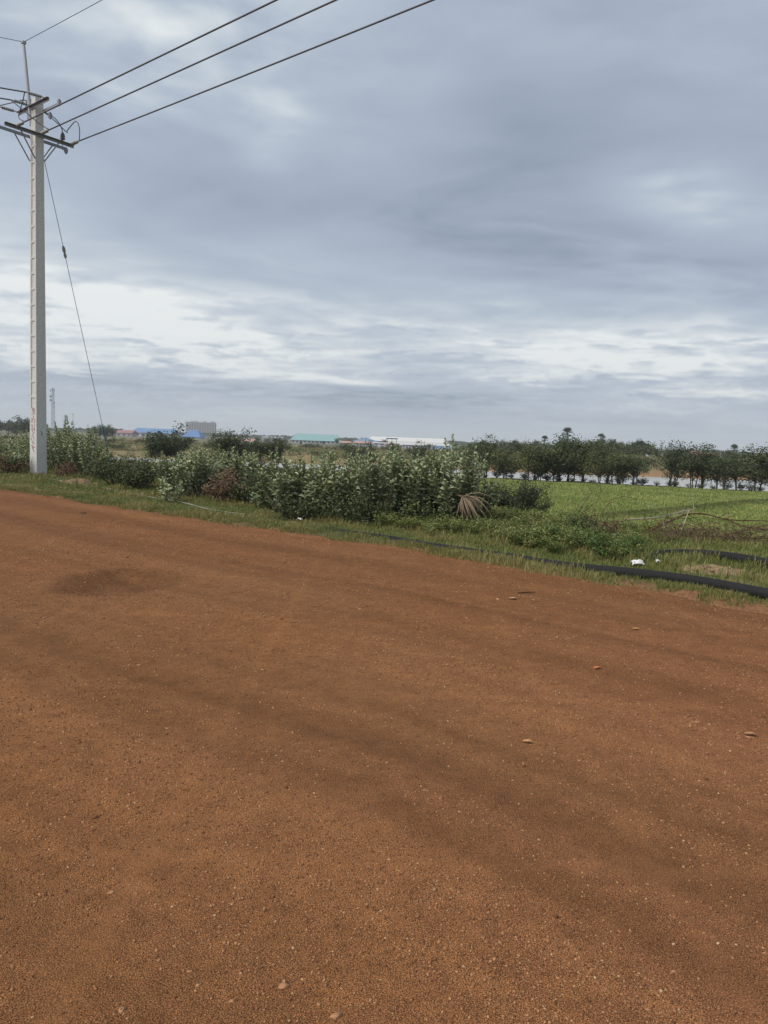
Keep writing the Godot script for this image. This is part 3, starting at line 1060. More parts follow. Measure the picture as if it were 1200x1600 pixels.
# ------------------------------------------------------------------ things beside the road
func pipes() -> void:
	var run := func(px: Array, r: float, sink: Array, called: String, label: String, extra: Array) -> void:
		var pts := []
		for i in px.size():
			var p := on_ground(px[i][0], px[i][1])
			p.y += r - sink[i]
			pts.append(p)
		for e in extra:
			var p: Vector3 = pts[-1] + e
			pts.append(Vector3(p.x, maxf(ground_h(p.x, p.z), -0.05) + r - 0.02, p.z))
		var q := smooth_path(pts, 8)
		var mb := MB.new()
		mb.tube(q, same(r, q.size()), 16, Color.WHITE)
		tag(part(called, mb, M.black_pipe, self), label, "pipe")
	run.call([[392, 804], [470, 817], [540, 831], [600, 840], [700, 857], [800, 871], [850, 881], [920, 892], [1000, 903], [1100, 918], [1200, 937]], 0.066, [0.12, 0.11, 0.09, 0.085, 0.08, 0.075, 0.065, 0.045, 0.02, 0.01, 0.01], "drain_pipe", "long black plastic pipe lying along the grass edge of the red road", [Vector3(0.9, 0, 1.0), Vector3(1.4, 0, 1.4)])
	run.call([[985, 880], [1030, 873], [1080, 873], [1130, 877], [1170, 883], [1205, 890]], 0.07, [0.12, 0.02, 0.0, 0.0, 0.0, 0.0], "drain_pipe", "shorter black pipe curving through the grass behind the sandy patch", [Vector3(0.9, 0, 0.7), Vector3(1.2, 0, 0.9)])
	var ws := []
	for p in [[-60, 735], [0, 741], [44, 746], [90, 752], [125, 758], [165, 764], [200, 772], [240, 780], [285, 789], [330, 799], [380, 806]]:
		ws.append(on_ground(p[0], p[1]) + Vector3.UP * 0.035)
	var q := smooth_path(ws, 5)
	var mb := MB.new()
	mb.tube(q, same(0.008, q.size()), 7, Color.WHITE)
	tag(part("water_hose", mb, M.grey_hose, self), "thin white hose snaking through the grass past the concrete pole", "hose")

func crumpled(r: float, s: int) -> MB:
	var mb := MB.new()
	var n := FastNoiseLite.new()
	n.seed = s
	n.frequency = 0.5
	var K := 9
	var p := []
	for i in K:
		for j in K:
			var u := (i / (K - 1.0) - 0.5) * 2.0
			var w := (j / (K - 1.0) - 0.5) * 2.0
			p.append(Vector3(u * r * (1.0 + 0.4 * n.get_noise_2d(j * 3.0, 9.0)), r * 0.55 * (1.0 - 0.55 * (u * u + w * w)) + r * 0.6 * n.get_noise_2d(i * 2.3, j * 2.3), w * r * 0.8))
	for i in K - 1:
		for j in K - 1:
			mb.quad(p[i * K + j], p[(i + 1) * K + j], p[(i + 1) * K + j + 1], p[i * K + j + 1], Color.WHITE)
	return mb

func fallen_leaf(px: float, py: float, ln: float, turn: float, col: Color, label: String) -> void:
	var p := gp(px, py)
	p.y = road_h(p.x, p.z) + 0.006
	var mb := MB.new()
	var d := Vector3(cos(turn), 0, sin(turn))
	mb.leaf(-d * ln * 0.5 + Vector3.UP * 0.004, (d + Vector3.UP * 0.05).normalized(), Vector3.UP, ln * 0.85, ln * 0.45, 0.14, col, col * 0.85)
	mb.tube([-d * ln * 0.5 + Vector3.UP * 0.004, -d * ln * 0.85 + Vector3.UP * 0.002], [0.002, 0.0015], 3, col * 0.6)
	var o := part("fallen_leaf", mb, M.dead_leaf, self)
	o.position = p
	tag(o, label, "leaf", "dry leaves dropped on the road")

func stones_and_litter() -> void:
	# pebbles loose on the road
	for kind in 2:
		var mb := MB.new()
		mb.ball(Vector3.ZERO, Vector3(1.0, 0.62, 0.8), 6, 4, Color.WHITE, n_fine, 0.9, 11.0 + kind * 17.0)
		var m := mb.mesh(M.stone)
		var s := []; var c := []
		for i in [190000, 90000][kind]:
			var r := 1.3 + 13.0 * pow(rng.randf(), 1.35)
			var a := rng.randf_range(-0.62, 0.62)
			var x := r * sin(a)
			var z := -r * cos(a)
			if off_road(x, z) > 0.1:
				continue
			var band := 2.4 * band_at(off_road(x, z), x * 0.777 + z * 0.63)
			var dens := 0.5 + 0.9 * band + 0.6 * n_mid.get_noise_2d(x * 6.0 + 50.0 * kind, z * 6.0) + 0.5 * n_fine.get_noise_2d(x * 3.0, z * 3.0)
			if rng.randf() > dens:
				continue
			var k := (0.0013 + 0.0034 * pow(rng.randf(), 3.5)) * (1.0 + 0.09 * r)
			if rng.randf() < 0.004:
				k *= 2.2
			var b := Basis.from_euler(Vector3(rng.randf_range(-0.4, 0.4), rng.randf() * TAU, rng.randf_range(-0.4, 0.4))).scaled(Vector3.ONE * k)
			s.append(Transform3D(b, Vector3(x, road_h(x, z) + k * 0.15, z)))
			var t := rng.randf()
			var col := Color(0.31, 0.14, 0.064).lerp(Color(0.50, 0.28, 0.14), pow(t, 2.0))
			if rng.randf() < 0.4:
				col = Color(0.19, 0.085, 0.040)
			elif rng.randf() < 0.03:
				col = Color(0.55, 0.38, 0.22)
			c.append(col * rng.randf_range(0.85, 1.1))
		scatter("road_gravel", ["fine loose gravel strewn over the red laterite road", "sparse rounded grit lying over the red laterite road"][kind], "gravel", m, s, c)
	# stones that show singly
	var spots := [[175, 1385, 0.032], [445, 1530, 0.04], [525, 1575, 0.042], [363, 1555, 0.022], [297, 1510, 0.026], [310, 1531, 0.026], [273, 1470, 0.022], [190, 1574, 0.03], [1053, 1517, 0.026], [1012, 1380, 0.02], [665, 1235, 0.036], [605, 1190, 0.03], [1135, 1414, 0.016], [24, 1334, 0.014], [658, 1404, 0.013], [637, 1463, 0.017], [1196, 1219, 0.014], [468, 1158, 0.016], [1012, 1578, 0.02], [595, 1523, 0.014], [440, 1388, 0.013], [545, 1362, 0.014], [905, 1190, 0.03], [868, 1178, 0.03], [68, 963, 0.05], [220, 992, 0.055], [313, 883, 0.035], [218, 1037, 0.04], [135, 1068, 0.035], [1170, 1150, 0.05], [716, 1110, 0.03]]
	for i in spots.size():
		var q: Array = spots[i]
		var p := gp(q[0], q[1])
		p.y = road_h(p.x, p.z)
		var mb := MB.new()
		mb.ball(Vector3.ZERO, Vector3(q[2], q[2] * 0.16, q[2] * 0.72) * 0.4, 10, 6, Color(0.42, 0.21, 0.105).lerp(Color(0.46, 0.255, 0.13), rng.randf()), n_fine, 1.3, 6.0 + i * 13.0)
		var o := part("stone", mb, M.stone, self)
		o.position = p + Vector3.UP * q[2] * 0.01
		o.rotation.y = rng.randf() * TAU
		tag(o, "pale stone pressed into the red road surface", "stone", "pale stones pressed into the road")
	fallen_leaf(995, 982, 0.085, 0.3, Color(0.48, 0.25, 0.09), "curled pale orange leaf on the road by the grass edge")
	fallen_leaf(932, 1045, 0.08, 2.5, Color(0.48, 0.15, 0.06), "reddish orange dead leaf on the road")
	fallen_leaf(826, 1161, 0.07, 0.1, Color(0.42, 0.23, 0.10), "flat tan leaf lying out on the road")
	fallen_leaf(803, 936, 0.12, 0.05, Color(0.40, 0.24, 0.13), "long tan leaf on the road near the grass")
	fallen_leaf(1175, 1148, 0.09, 0.2, Color(0.30, 0.16, 0.075), "dull brown leaf pressed into the road")
	fallen_leaf(131, 803, 0.20, 0.6, Color(0.05, 0.03, 0.02), "dark shrivelled leaf on the road below the power pole")
	var tw := MB.new()
	tw.tube([Vector3(-0.1, 0.008, 0.04), Vector3(0.0, 0.012, 0.0), Vector3(0.1, 0.008, -0.05)], [0.006, 0.008, 0.004], 5, Color(0.07, 0.045, 0.03))
	var to := part("twig", tw, M.bark, self)
	to.position = gp(823, 927)
	to.position.y = road_h(to.position.x, to.position.z) + 0.004
	tag(to, "small dark twig on the road near the grass", "twig")
	var i0 := 0
	for b in [[995, 888, 0.075, "crumpled white plastic bag against the black pipe", 3], [1028, 884, 0.04, "small white plastic scrap in the grass behind the pipe", 8], [468, 817, 0.05, "scrap of white paper in the grass by the buried pipe end", 14]]:
		var o := part("plastic_litter", crumpled(b[2], b[4]), M.white_plastic, self)
		o.position = on_ground(b[0], b[1]) + Vector3.UP * (0.05 + b[2] * 0.2)
		o.rotation.y = i0 * 1.3
		i0 += 1
		tag(o, b[3], "litter", "white litter in the verge")
	# heaps
	for hp in [[1115, 893, 0.6, 0.05, Color(0.29, 0.21, 0.12), "sandy_mound", "low mound of pale sand and dry roots beside the black pipe"], [640, 0, 0, 0, Color.BLACK, "", ""], [125, 757, 0.8, 0.12, Color(0.27, 0.185, 0.11), "spoil_heap", "small heap of earth and rubble next to the concrete pole"]]:
		if hp[2] == 0:
			continue
		var p := on_ground(hp[0], hp[1])
		var o := thing(hp[5], hp[6], "mound", p)
		var mb := MB.new()
		var K := 22
		var g := []
		for i in K:
			for j in K:
				var u := (i / (K - 1.0) - 0.5) * 2.0
				var w := (j / (K - 1.0) - 0.5) * 2.0
				var rr := Vector2(u, w).length()
				var hh: float = hp[3] * (1.0 - smoothstep(0.1, 1.0, rr + 0.5 * n_fine.get_noise_2d(u * 5.0, w * 5.0))) * (1.0 + 1.1 * n_fine.get_noise_2d(u * 9.0 + hp[0], w * 9.0)) - 0.05 * smoothstep(0.6, 1.0, rr)
				g.append(Vector3(u * hp[2], hh + ground_h(p.x + u * hp[2], p.z + w * hp[2] * 0.7) - p.y, w * hp[2] * 0.7))
		for i in K - 1:
			for j in K - 1:
				var cc: Color = hp[4] * (0.85 + 0.35 * n_fine.get_noise_2d(i * 5.0, j * 5.0))
				mb.quad(g[i * K + j], g[i * K + j + 1], g[(i + 1) * K + j + 1], g[(i + 1) * K + j], cc)
		part("earth", mb, M.soil, o)
		for k in 14:
			var a := rng.randf() * TAU
			var r: float = hp[2] * rng.randf_range(0.1, 0.85)
			var lump := MB.new()
			var q := Vector3(cos(a) * r, 0, sin(a) * r * 0.7)
			q.y = hp[3] * (1.0 - smoothstep(0.1, 1.0, r / hp[2])) * 0.9
			lump.ball(q, Vector3(1.0, 0.7, 0.9) * rng.randf_range(0.015, 0.04), 7, 5, hp[4] * rng.randf_range(0.7, 1.3), n_fine, 0.9, 9.0 + k)
			part("clod", lump, M.stone, o)

func fallen_branch(path: Array, r: float, twigs: int, col: Color, label: String) -> void:
	# path: photo x, y and distance of points along the branch
	var pts := []
	for p in path:
		var q := at(p[0], p[1], p[2])
		q.y = maxf(q.y, ground_h(q.x, q.z) + r)
		pts.append(q)
	var o := thing("fallen_branch", label, "branch", pts[0], "cut branches heaped in the grass")
	var q := smooth_path(pts, 5)
	for i in q.size():
		q[i] -= pts[0]
	var rad := []
	for i in q.size():
		rad.append(lerpf(r, r * 0.4, i / float(q.size() - 1)) * rng.randf_range(0.9, 1.1))
	var mb := MB.new()
	mb.tube(q, rad, 6, col)
	part("limb", mb, M.bark, o)
	for k in twigs:
		var t := MB.new()
		var i := rng.randi_range(2, q.size() - 2)
		var a: Vector3 = q[i]
		var d := Vector3(rng.randfn(), rng.randfn() * 0.6 + 0.1, rng.randfn() * 0.8).normalized() * rng.randf_range(0.15, 0.6)
		var b := a + d * 0.5 + Vector3(rng.randfn(), rng.randfn(), rng.randfn()) * 0.04
		var e := a + d
		t.tube([a, b, e], [r * 0.4, r * 0.28, 0.002], 4, col)
		for s in 3:
			var f := b.lerp(e, rng.randf())
			t.tube([f, f + Vector3(rng.randfn(), rng.randfn(), rng.randfn()) * 0.09], [0.003, 0.0015], 3, col, false)
		part("twig", t, M.bark, o)

func brush_heap() -> void:
	var grey := Color(0.30, 0.26, 0.20)
	var brown := Color(0.115, 0.065, 0.042)
	var rust := Color(0.135, 0.088, 0.058)
	fallen_branch([[978, 812, 14.6], [1030, 808, 14.4], [1060, 801, 14.3], [1088, 795, 14.2]], 0.018, 5, grey, "pale bare branch lying highest over the brush heap")
	fallen_branch([[1061, 837, 13.6], [1068, 820, 13.8], [1077, 796, 14.2]], 0.014, 1, Color(0.42, 0.38, 0.30), "short whitish stick propped against the pale branch")
	fallen_branch([[1003, 836, 14.2], [1040, 818, 14.2], [1068, 805, 14.3], [1100, 803, 14.3], [1140, 812, 14.3], [1200, 814, 14.6], [1250, 818, 14.6]], 0.02, 9, brown, "long arching brown branch over the green field edge")
	fallen_branch([[1136, 810, 14.2], [1158, 821, 14.0], [1200, 827, 14.0], [1260, 822, 14.2]], 0.018, 8, brown, "brown forked limb dipping behind the brush heap")
	fallen_branch([[1025, 843, 13.4], [1065, 838, 13.3], [1130, 839, 13.2], [1200, 841, 13.2], [1260, 838, 13.2]], 0.022, 14, rust, "rust brown branch stretched along the bottom of the heap")
	fallen_branch([[1125, 851, 12.9], [1165, 851, 12.9], [1190, 858, 12.8], [1240, 872, 12.6]], 0.018, 10, rust, "rust brown branch curving down toward the second pipe")
	fallen_branch([[1100, 848, 13.2], [1150, 832, 13.4], [1200, 820, 13.6], [1240, 812, 13.8]], 0.014, 9, brown, "thin brown branch rising slantwise out of the heap")
	fallen_branch([[1038, 826, 13.9], [1037, 812, 14.0], [1039, 803, 14.0]], 0.009, 1, grey, "thin grey upright twig beside the pale branch")
	for e in [[[905, 800, 16.0], [915, 783, 16.1], [927, 768, 16.2]], [[925, 802, 15.8], [933, 784, 15.9], [940, 762, 16.0]], [[940, 802, 15.5], [955, 782, 15.6], [975, 776, 15.7], [995, 780, 15.8]]]:
		fallen_branch(e, 0.008, 4, brown * 1.3, ["slanting bare stem poking out of the weedy bush", "upright bare stem poking out of the weedy bush", "bare stem bowing from the weedy bush toward the field"][int(e[0][0] - 905) / 16])
	# fine dead twigs massed under the branches
	var mb := MB.new()
	for i in 1200:
		var px := rng.randf_range(1025, 1260)
		var depth := rng.randf_range(12.7, 14.2)
		var p := at(px, 840, depth)
		var h := ground_h(p.x, p.z)
		p.y = h + 0.38 * rng.randf() * rng.randf()
		var d := Vector3(rng.randfn(), rng.randfn() * 0.35, rng.randfn()).normalized() * rng.randf_range(0.1, 0.4)
		mb.tube([p, p + d * 0.5 + Vector3.UP * 0.02, p + d], [0.0065, 0.005, 0.003], 3, rust * rng.randf_range(0.7, 1.7), false)
	var o := part("dead_twigs", mb, M.bark, self)
	tag(o, "mass of rusty brown dead twigs under the fallen branches", "twigs", "", "stuff")

# dead fan-palm leaf fallen at the foot of the shrubs
func dead_frond() -> void:
	var c := on_ground(722, 812)
	var o := thing("palm_frond", "dried brown fan palm frond collapsed against the pale shrubs", "palm frond", c)
	var hub := at(722, 776, 14.2) - c
	var st := MB.new()
	st.tube([hub, hub + Vector3(-0.25, 0.06, -0.35), Vector3(-0.5, 0.05, -0.9)], [0.022, 0.02, 0.016], 6, Color(0.22, 0.16, 0.10))
	part("stalk", st, M.bark, o)
	for i in 30:
		var f := i / 29.0
		var a := lerpf(-1.75, 0.25, f) + rng.randf_range(-0.16, 0.16)
		var d := Vector3(cos(a), sin(a), 0.5 - 0.5 * f + 0.45 * sin(i * 2.3)).normalized()
		var ln := lerpf(0.40, 0.86, f) * rng.randf_range(0.55, 1.15)
		var mb := MB.new()
		var s := d.cross(Vector3(0, 0.2, 1)).normalized()
		var col := Color(0.29, 0.225, 0.15).lerp(Color(0.14, 0.10, 0.07), rng.randf())
		var p := hub
		var w := 0.007
		for k in 5:
			var q := p + d * ln * 0.2
			d = (d + Vector3.DOWN * (0.16 + 0.22 * f) + Vector3(rng.randfn(), rng.randfn(), rng.randfn()) * 0.10).normalized()
			q.y = maxf(q.y, 0.02)
			var w2: float = [0.013, 0.017, 0.015, 0.010, 0.002][k]
			var rise := Vector3(0, 0.004, 0.016)
			mb.quad(p - s * w, q - s * w2, q + rise, p + rise, col)
			mb.quad(p + rise, q + rise, q + s * w2, p + s * w, col * 0.9)
			p = q
			w = w2
		part("leaflet", mb, M.dead_leaf, o)

# ------------------------------------------------------------------ buildings far off
func house(called: String, label: String, x0: float, x1: float, depth: float, eave_y: float, ridge_y: float, deep: float, wall: Color, roof: Color, hip: float, rows: int, cols: int, over := 0.6) -> Node3D:
	var a := at(x0, 690, depth)
	var b := at(x1, 690, depth)
	var mid := (a + b) * 0.5
	var L := a.distance_to(b)
	var g := ground_h(mid.x, mid.z)
	var eave := at((x0 + x1) * 0.5, eave_y, depth).y - g
	var ridge := at((x0 + x1) * 0.5, ridge_y, depth).y - g
	var o := thing(called, label, "building", Vector3(mid.x, g, mid.z))
	o.rotation.y = rng.randf_range(-0.12, 0.12)
	var w := MB.new()
	w.box(Vector3(0, eave * 0.5 - 0.3, -deep * 0.5), Vector3(L, eave + 0.6, deep), wall)
	part("wall", w, M.render_wall, o)
	var r := MB.new()
	var lx := L * 0.5 + over
	var z0 := over
	var z1 := -deep - over
	var hx := L * 0.5 * (1.0 - hip)
	var zc := -deep * 0.5
	var e := eave - 0.05
	var A := Vector3(-lx, e, z0); var B := Vector3(lx, e, z0); var C := Vector3(lx, e, z1); var D := Vector3(-lx, e, z1)
	var R0 := Vector3(-hx - (over if hip == 0.0 else 0.0), ridge, zc); var R1 := Vector3(hx + (over if hip == 0.0 else 0.0), ridge, zc)
	r.quad(A, R0, R1, B, roof)
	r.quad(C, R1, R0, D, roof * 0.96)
	r.tri(B, R1, C, roof); r.tri(D, R0, A, roof)
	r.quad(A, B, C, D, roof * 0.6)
	part("roof", r, M.sheet_roof, o)
	var fl := eave / maxf(rows, 1)
	for i in rows:
		for j in cols:
			var q := MB.new()
			var ww := L / cols
			q.box(Vector3(-L * 0.5 + ww * (j + 0.5), fl * (i + 0.52), 0.03), Vector3(ww * 0.5, fl * 0.5, 0.1), Color(0.10, 0.12, 0.15))
			var wn := part("window", q, M.dark_glass, o)
			if depth < 900.0 and ww * 0.6 > 0.9:
				var f := MB.new()
				f.box(Vector3(-L * 0.5 + ww * (j + 0.5), fl * (i + 0.52) - fl * 0.29, 0.08), Vector3(ww * 0.58, fl * 0.06, 0.22), wall * 1.05)
				part("sill", f, M.render_wall, wn)
	return o

func far_pole(px: float, top: float, depth: float, label: String) -> void:
	var p := foot(px, depth)
	var h := at(px, top, depth).y - p.y
	var o := thing("far_utility_pole", label, "utility pole", p, "utility poles beyond the pond")
	var mb := MB.new()
	mb.tube([Vector3.DOWN * 0.3, Vector3.UP * h], [0.16, 0.1], 7, Color(0.42, 0.42, 0.41))
	part("shaft", mb, M.concrete, o)
	var c := MB.new()
	c.box(Vector3(0, h - 0.5, 0), Vector3(1.6, 0.1, 0.1), Color(0.2, 0.2, 0.2), Basis(Vector3.UP, 0.5))
	part("crossarm", c, M.steel, o)
	for s in [-0.7, 0.0, 0.7]:
		var q := MB.new()
		q.tube([Basis(Vector3.UP, 0.5) * Vector3(s, 0, 0) + Vector3.UP * (h - 0.45), Basis(Vector3.UP, 0.5) * Vector3(s, 0, 0) + Vector3.UP * (h - 0.2)], [0.06, 0.05], 6, Color(0.2, 0.15, 0.13))
		part("insulator", q, M.porcelain, o)

func far_town() -> void:
	var white := Color(0.62, 0.63, 0.64)
	var blue := Color(0.12, 0.235, 0.41)
	house("shed", "open fronted shed with a faded red roof at the field's far side", 181, 206, 620, 676.5, 672.0, 12, Color(0.50, 0.42, 0.42), Color(0.30, 0.14, 0.14), 0.0, 1, 3)
	house("warehouse", "long white warehouse under a wide blue sheet roof", 204, 272, 700, 676.5, 669.2, 26, white, blue, 0.12, 1, 9, 1.0)
	house("warehouse", "small warehouse with a steep blue hipped roof before the tower block", 284, 312, 640, 683.0, 671.5, 16, white, Color(0.09, 0.19, 0.40), 0.5, 1, 4, 1.0)
	# storeyed block still bare concrete
	var a := at(290, 680, 1300)
	var b := at(335, 680, 1300)
	var g := ground_h(a.x, a.z)
	var hgt := at(312, 659.5, 1300).y - g
	var o := thing("apartment_block", "grey many-storeyed concrete block rising behind the blue roofs", "building", (a + b) * 0.5 * Vector3(1, 0, 1) + Vector3.UP * g)
	var L := a.distance_to(b)
	var core := MB.new()
	core.box(Vector3(0, hgt * 0.5 - 0.5, -8), Vector3(L - 1.0, hgt - 1.0, 15), Color(0.42, 0.41, 0.42))
	part("wall", core, M.render_wall, o)
	for i in 8:
		var s := MB.new()
		s.box(Vector3(0, hgt * (i + 1) / 8.0 - 0.2, -7.4), Vector3(L, 0.5, 17), Color(0.5, 0.49, 0.49))
		part("floor_slab", s, M.render_wall, o)
	for j in 12:
		var c := MB.new()
		c.box(Vector3(-L * 0.5 + L * (j + 0.02) / 11.05, hgt * 0.5 + 0.6, 0.7), Vector3(0.7, hgt + 1.2, 0.6), Color(0.5, 0.47, 0.47))
		part("column", c, M.render_wall, o)
		if j < 11:
			for i in 8:
				var w := MB.new()
				w.box(Vector3(-L * 0.5 + L * (j + 0.5) / 11.05, hgt * (i + 0.45) / 8.0, -0.47), Vector3(L / 11.0 * 0.52, hgt / 8.0 * 0.5, 0.1), Color(0.13, 0.13, 0.15))
				part("window", w, M.dark_glass, o)
	for s in [[-0.25, 0.4], [0.12, 0.2], [0.4, 0.25]]:
		var h := MB.new()
		h.box(Vector3(s[0] * L, hgt + 0.9, -8), Vector3(s[1] * L * 0.5, 1.9, 8), Color(0.42, 0.42, 0.43))
		part("roof_house", h, M.render_wall, o)
	house("row_house", "pink roofed row house beside the grey plastered hall", 378, 397, 520, 690.0, 685.5, 9, white, Color(0.42, 0.24, 0.20), 0.0, 2, 4)
	house("plastered_hall", "plain grey plastered hall among trees", 408, 441, 480, 683.5, 682.0, 14, Color(0.40, 0.40, 0.41), Color(0.36, 0.36, 0.37), 0.0, 1, 2, 0.1)
	house("market_hall", "white hall under a broad teal green sheet roof", 455, 529, 560, 688.5, 678.0, 30, white, Color(0.22, 0.385, 0.38), 0.10, 1, 12, 1.0)
	house("villa", "blue tiled villa with a pyramid roof among pink row houses", 553, 592, 500, 690.0, 683.5, 14, white, Color(0.16, 0.26, 0.38), 0.95, 2, 6)
	house("row_house", "low pink row house left unroofed in part near the villa", 532, 547, 480, 692.0, 689.0, 9, Color(0.5, 0.42, 0.38), Color(0.45, 0.26, 0.20), 0.0, 2, 3)
	house("row_house", "pink topped row house in front of the blue tiled villa", 556, 582, 440, 692.5, 689.5, 8, white, Color(0.45, 0.28, 0.22), 0.0, 2, 5)
	house("white_house", "bare white walled house next to the blue tiled villa", 583, 602, 450, 692.5, 691.0, 9, Color(0.68, 0.69, 0.70), Color(0.5, 0.52, 0.55), 0.0, 2, 2)
	house("factory", "very long low factory under a pale white sheet roof", 574, 698, 760, 690.5, 683.5, 40, Color(0.45, 0.46, 0.46), Color(0.66, 0.66, 0.63), 0.06, 1, 14, 1.0)
	house("factory", "second long pale roofed factory standing before the longer one", 598, 706, 640, 696.5, 691.5, 30, Color(0.42, 0.43, 0.43), Color(0.60, 0.60, 0.57), 0.06, 1, 12, 1.0)
	house("row_house", "pinkish row house below the rooftop water frame", 603, 624, 430, 694.5, 692.5, 8, Color(0.46, 0.40, 0.38), Color(0.40, 0.28, 0.24), 0.0, 2, 4)
	house("row_house", "white two storey row house with dark windows near the factory", 629, 667, 430, 695.5, 694.0, 9, Color(0.62, 0.64, 0.68), Color(0.5, 0.51, 0.54), 0.0, 2, 8)
	house("blue_shed", "low shed with a dull blue roof at the factory's end", 672, 708, 480, 703.0, 696.5, 14, Color(0.4, 0.42, 0.45), Color(0.13, 0.22, 0.38), 0.0, 1, 5)
	house("red_house", "white house under a red tiled roof beyond the pond", 1086, 1099, 400, 711.5, 704.5, 8, white, Color(0.26, 0.10, 0.10), 0.25, 1, 3)
	house("red_house", "long dull red roof wing joined behind the red tiled house", 1097, 1123, 412, 712.5, 707.0, 8, Color(0.42, 0.40, 0.40), Color(0.25, 0.115, 0.11), 0.0, 1, 4)
	house("red_house", "small reddish roofed house half hidden by trees", 1070, 1080, 420, 713.5, 710.0, 6, Color(0.5, 0.45, 0.42), Color(0.32, 0.2, 0.17), 0.0, 1, 2)
	house("white_shed", "small pale roofed hut at the edge of the tree belt", 1003, 1018, 210, 715.0, 709.5, 5, Color(0.12, 0.12, 0.12), Color(0.55, 0.58, 0.60), 0.2, 1, 2)
	house("pink_house", "tiny pinkish house far behind the dry grass", 1176, 1186, 430, 713.5, 711.0, 5, Color(0.5, 0.38, 0.34), Color(0.45, 0.30, 0.26), 0.0, 1, 2)
	# rooftop frame
	var wt := at(612, 684.5, 428)
	var wf := foot(612, 428)
	var t := thing("water_tank_frame", "dark roof on thin posts standing above the pinkish row house", "shelter", wf)
	for s in [[-2.4, 0.8], [2.4, 0.8], [-2.4, -2.5], [2.4, -2.5], [0.0, 0.8]]:
		var p := MB.new()
		p.tube([Vector3(s[0], -0.3, s[1]), Vector3(s[0], wt.y - wf.y - 0.6, s[1])], [0.13, 0.13], 5, Color(0.25, 0.24, 0.26))
		part("post", p, M.render_wall, t)
	var rf := MB.new()
	rf.box(Vector3(0, wt.y - wf.y - 0.3, -0.9), Vector3(6.4, 0.6, 5.0), Color(0.13, 0.13, 0.18))
	part("roof", rf, M.sheet_roof, t)
	# lattice mast
	var mp := foot(83, 800)
	var top := at(83, 606, 800).y - mp.y
	var m := thing("telecom_tower", "slender lattice telecom tower with antennas rising behind the pole", "tower", mp)
	var lt := MB.new()
	var steel := Color(0.20, 0.205, 0.21)
	var wid := func(y: float) -> float: return lerpf(1.6, 0.75, y / top)
	for s in [[-1, -1], [1, -1], [1, 1], [-1, 1]]:
		lt.tube([Vector3(s[0] * wid.call(0.0), -1, s[1] * wid.call(0.0)), Vector3(s[0] * wid.call(top), top, s[1] * wid.call(top))], [0.16, 0.13], 5, steel)
	var yy := 0.0
	var flip := 1.0
	while yy < top - 2.4:
		var w0: float = wid.call(yy)
		var w1: float = wid.call(yy + 2.4)
		for s in [1.0, -1.0]:
			lt.tube([Vector3(-flip * w0, yy, s * w0), Vector3(flip * w1, yy + 2.4, s * w1)], [0.07, 0.07], 3, steel, false)
			lt.tube([Vector3(s * w0, yy, -flip * w0), Vector3(s * w1, yy + 2.4, flip * w1)], [0.07, 0.07], 3, steel, false)
			lt.tube([Vector3(-w0, yy, s * w0), Vector3(w0, yy, s * w0)], [0.07, 0.07], 3, steel, false)
		yy += 2.4
		flip = -flip
	part("lattice", lt, M.galvanised, m)
	for s in [[-2.6, 0.94], [2.4, 0.95], [0.3, 0.97], [-3.0, 0.72], [2.8, 0.66], [2.6, 0.58], [-2.6, 0.83]]:
		var an := MB.new()
		an.box(Vector3(s[0] * 0.8, top * s[1], 1.4), Vector3(0.45, 3.0, 0.3), Color(0.35, 0.36, 0.37))
		an.box(Vector3(s[0] * 0.4, top * s[1], 0.9), Vector3(absf(s[0]) * 0.8, 0.14, 0.14), steel)
		part("antenna", an, M.galvanised, m)
	for s in [[-2.0, 0.80], [-2.0, 0.73]]:
		var dd := MB.new()
		dd.tube([Vector3(s[0], top * s[1], 1.2), Vector3(s[0], top * s[1], 1.7)], [0.9, 0.7], 12, Color(0.3, 0.31, 0.33))
		dd.box(Vector3(s[0] * 0.5, top * s[1], 1.0), Vector3(2.0, 0.14, 0.14), steel)
		part("dish", dd, M.galvanised, m)
	far_pole(779, 690, 130, "thin pale utility pole among trees across the pond")
	far_pole(841, 696, 170, "short utility pole top showing in the tree belt")
	far_pole(1049, 693, 260, "very thin dark pole above the trees near the red roofs")
	far_pole(1127, 703, 190, "pale utility pole beside the dark round tree past the red roofs")
	far_pole(390, 677, 420, "utility pole by the pink roofed row house")
	far_pole(404, 680, 420, "utility pole before the grey plastered hall")
	far_pole(114, 646, 500, "thin antenna pole above the pale shrubs by the concrete pole")

# ------------------------------------------------------------------ growing things in their places
const POND_LOOK := ["broad three-stemmed dark", "slim yellowish green two-stemmed", "high-crowned single-trunked", "small very dark bushy", "wide olive green two-stemmed", "bushy three-stemmed green"]
const SCRUB_LOOK := ["low dark green", "taller bright-tipped green", "withered brown", "olive green"]
const BELT_LOOK := ["broad dark", "tall dark", "squat spreading dark", "narrow dark", "wide low dark"]

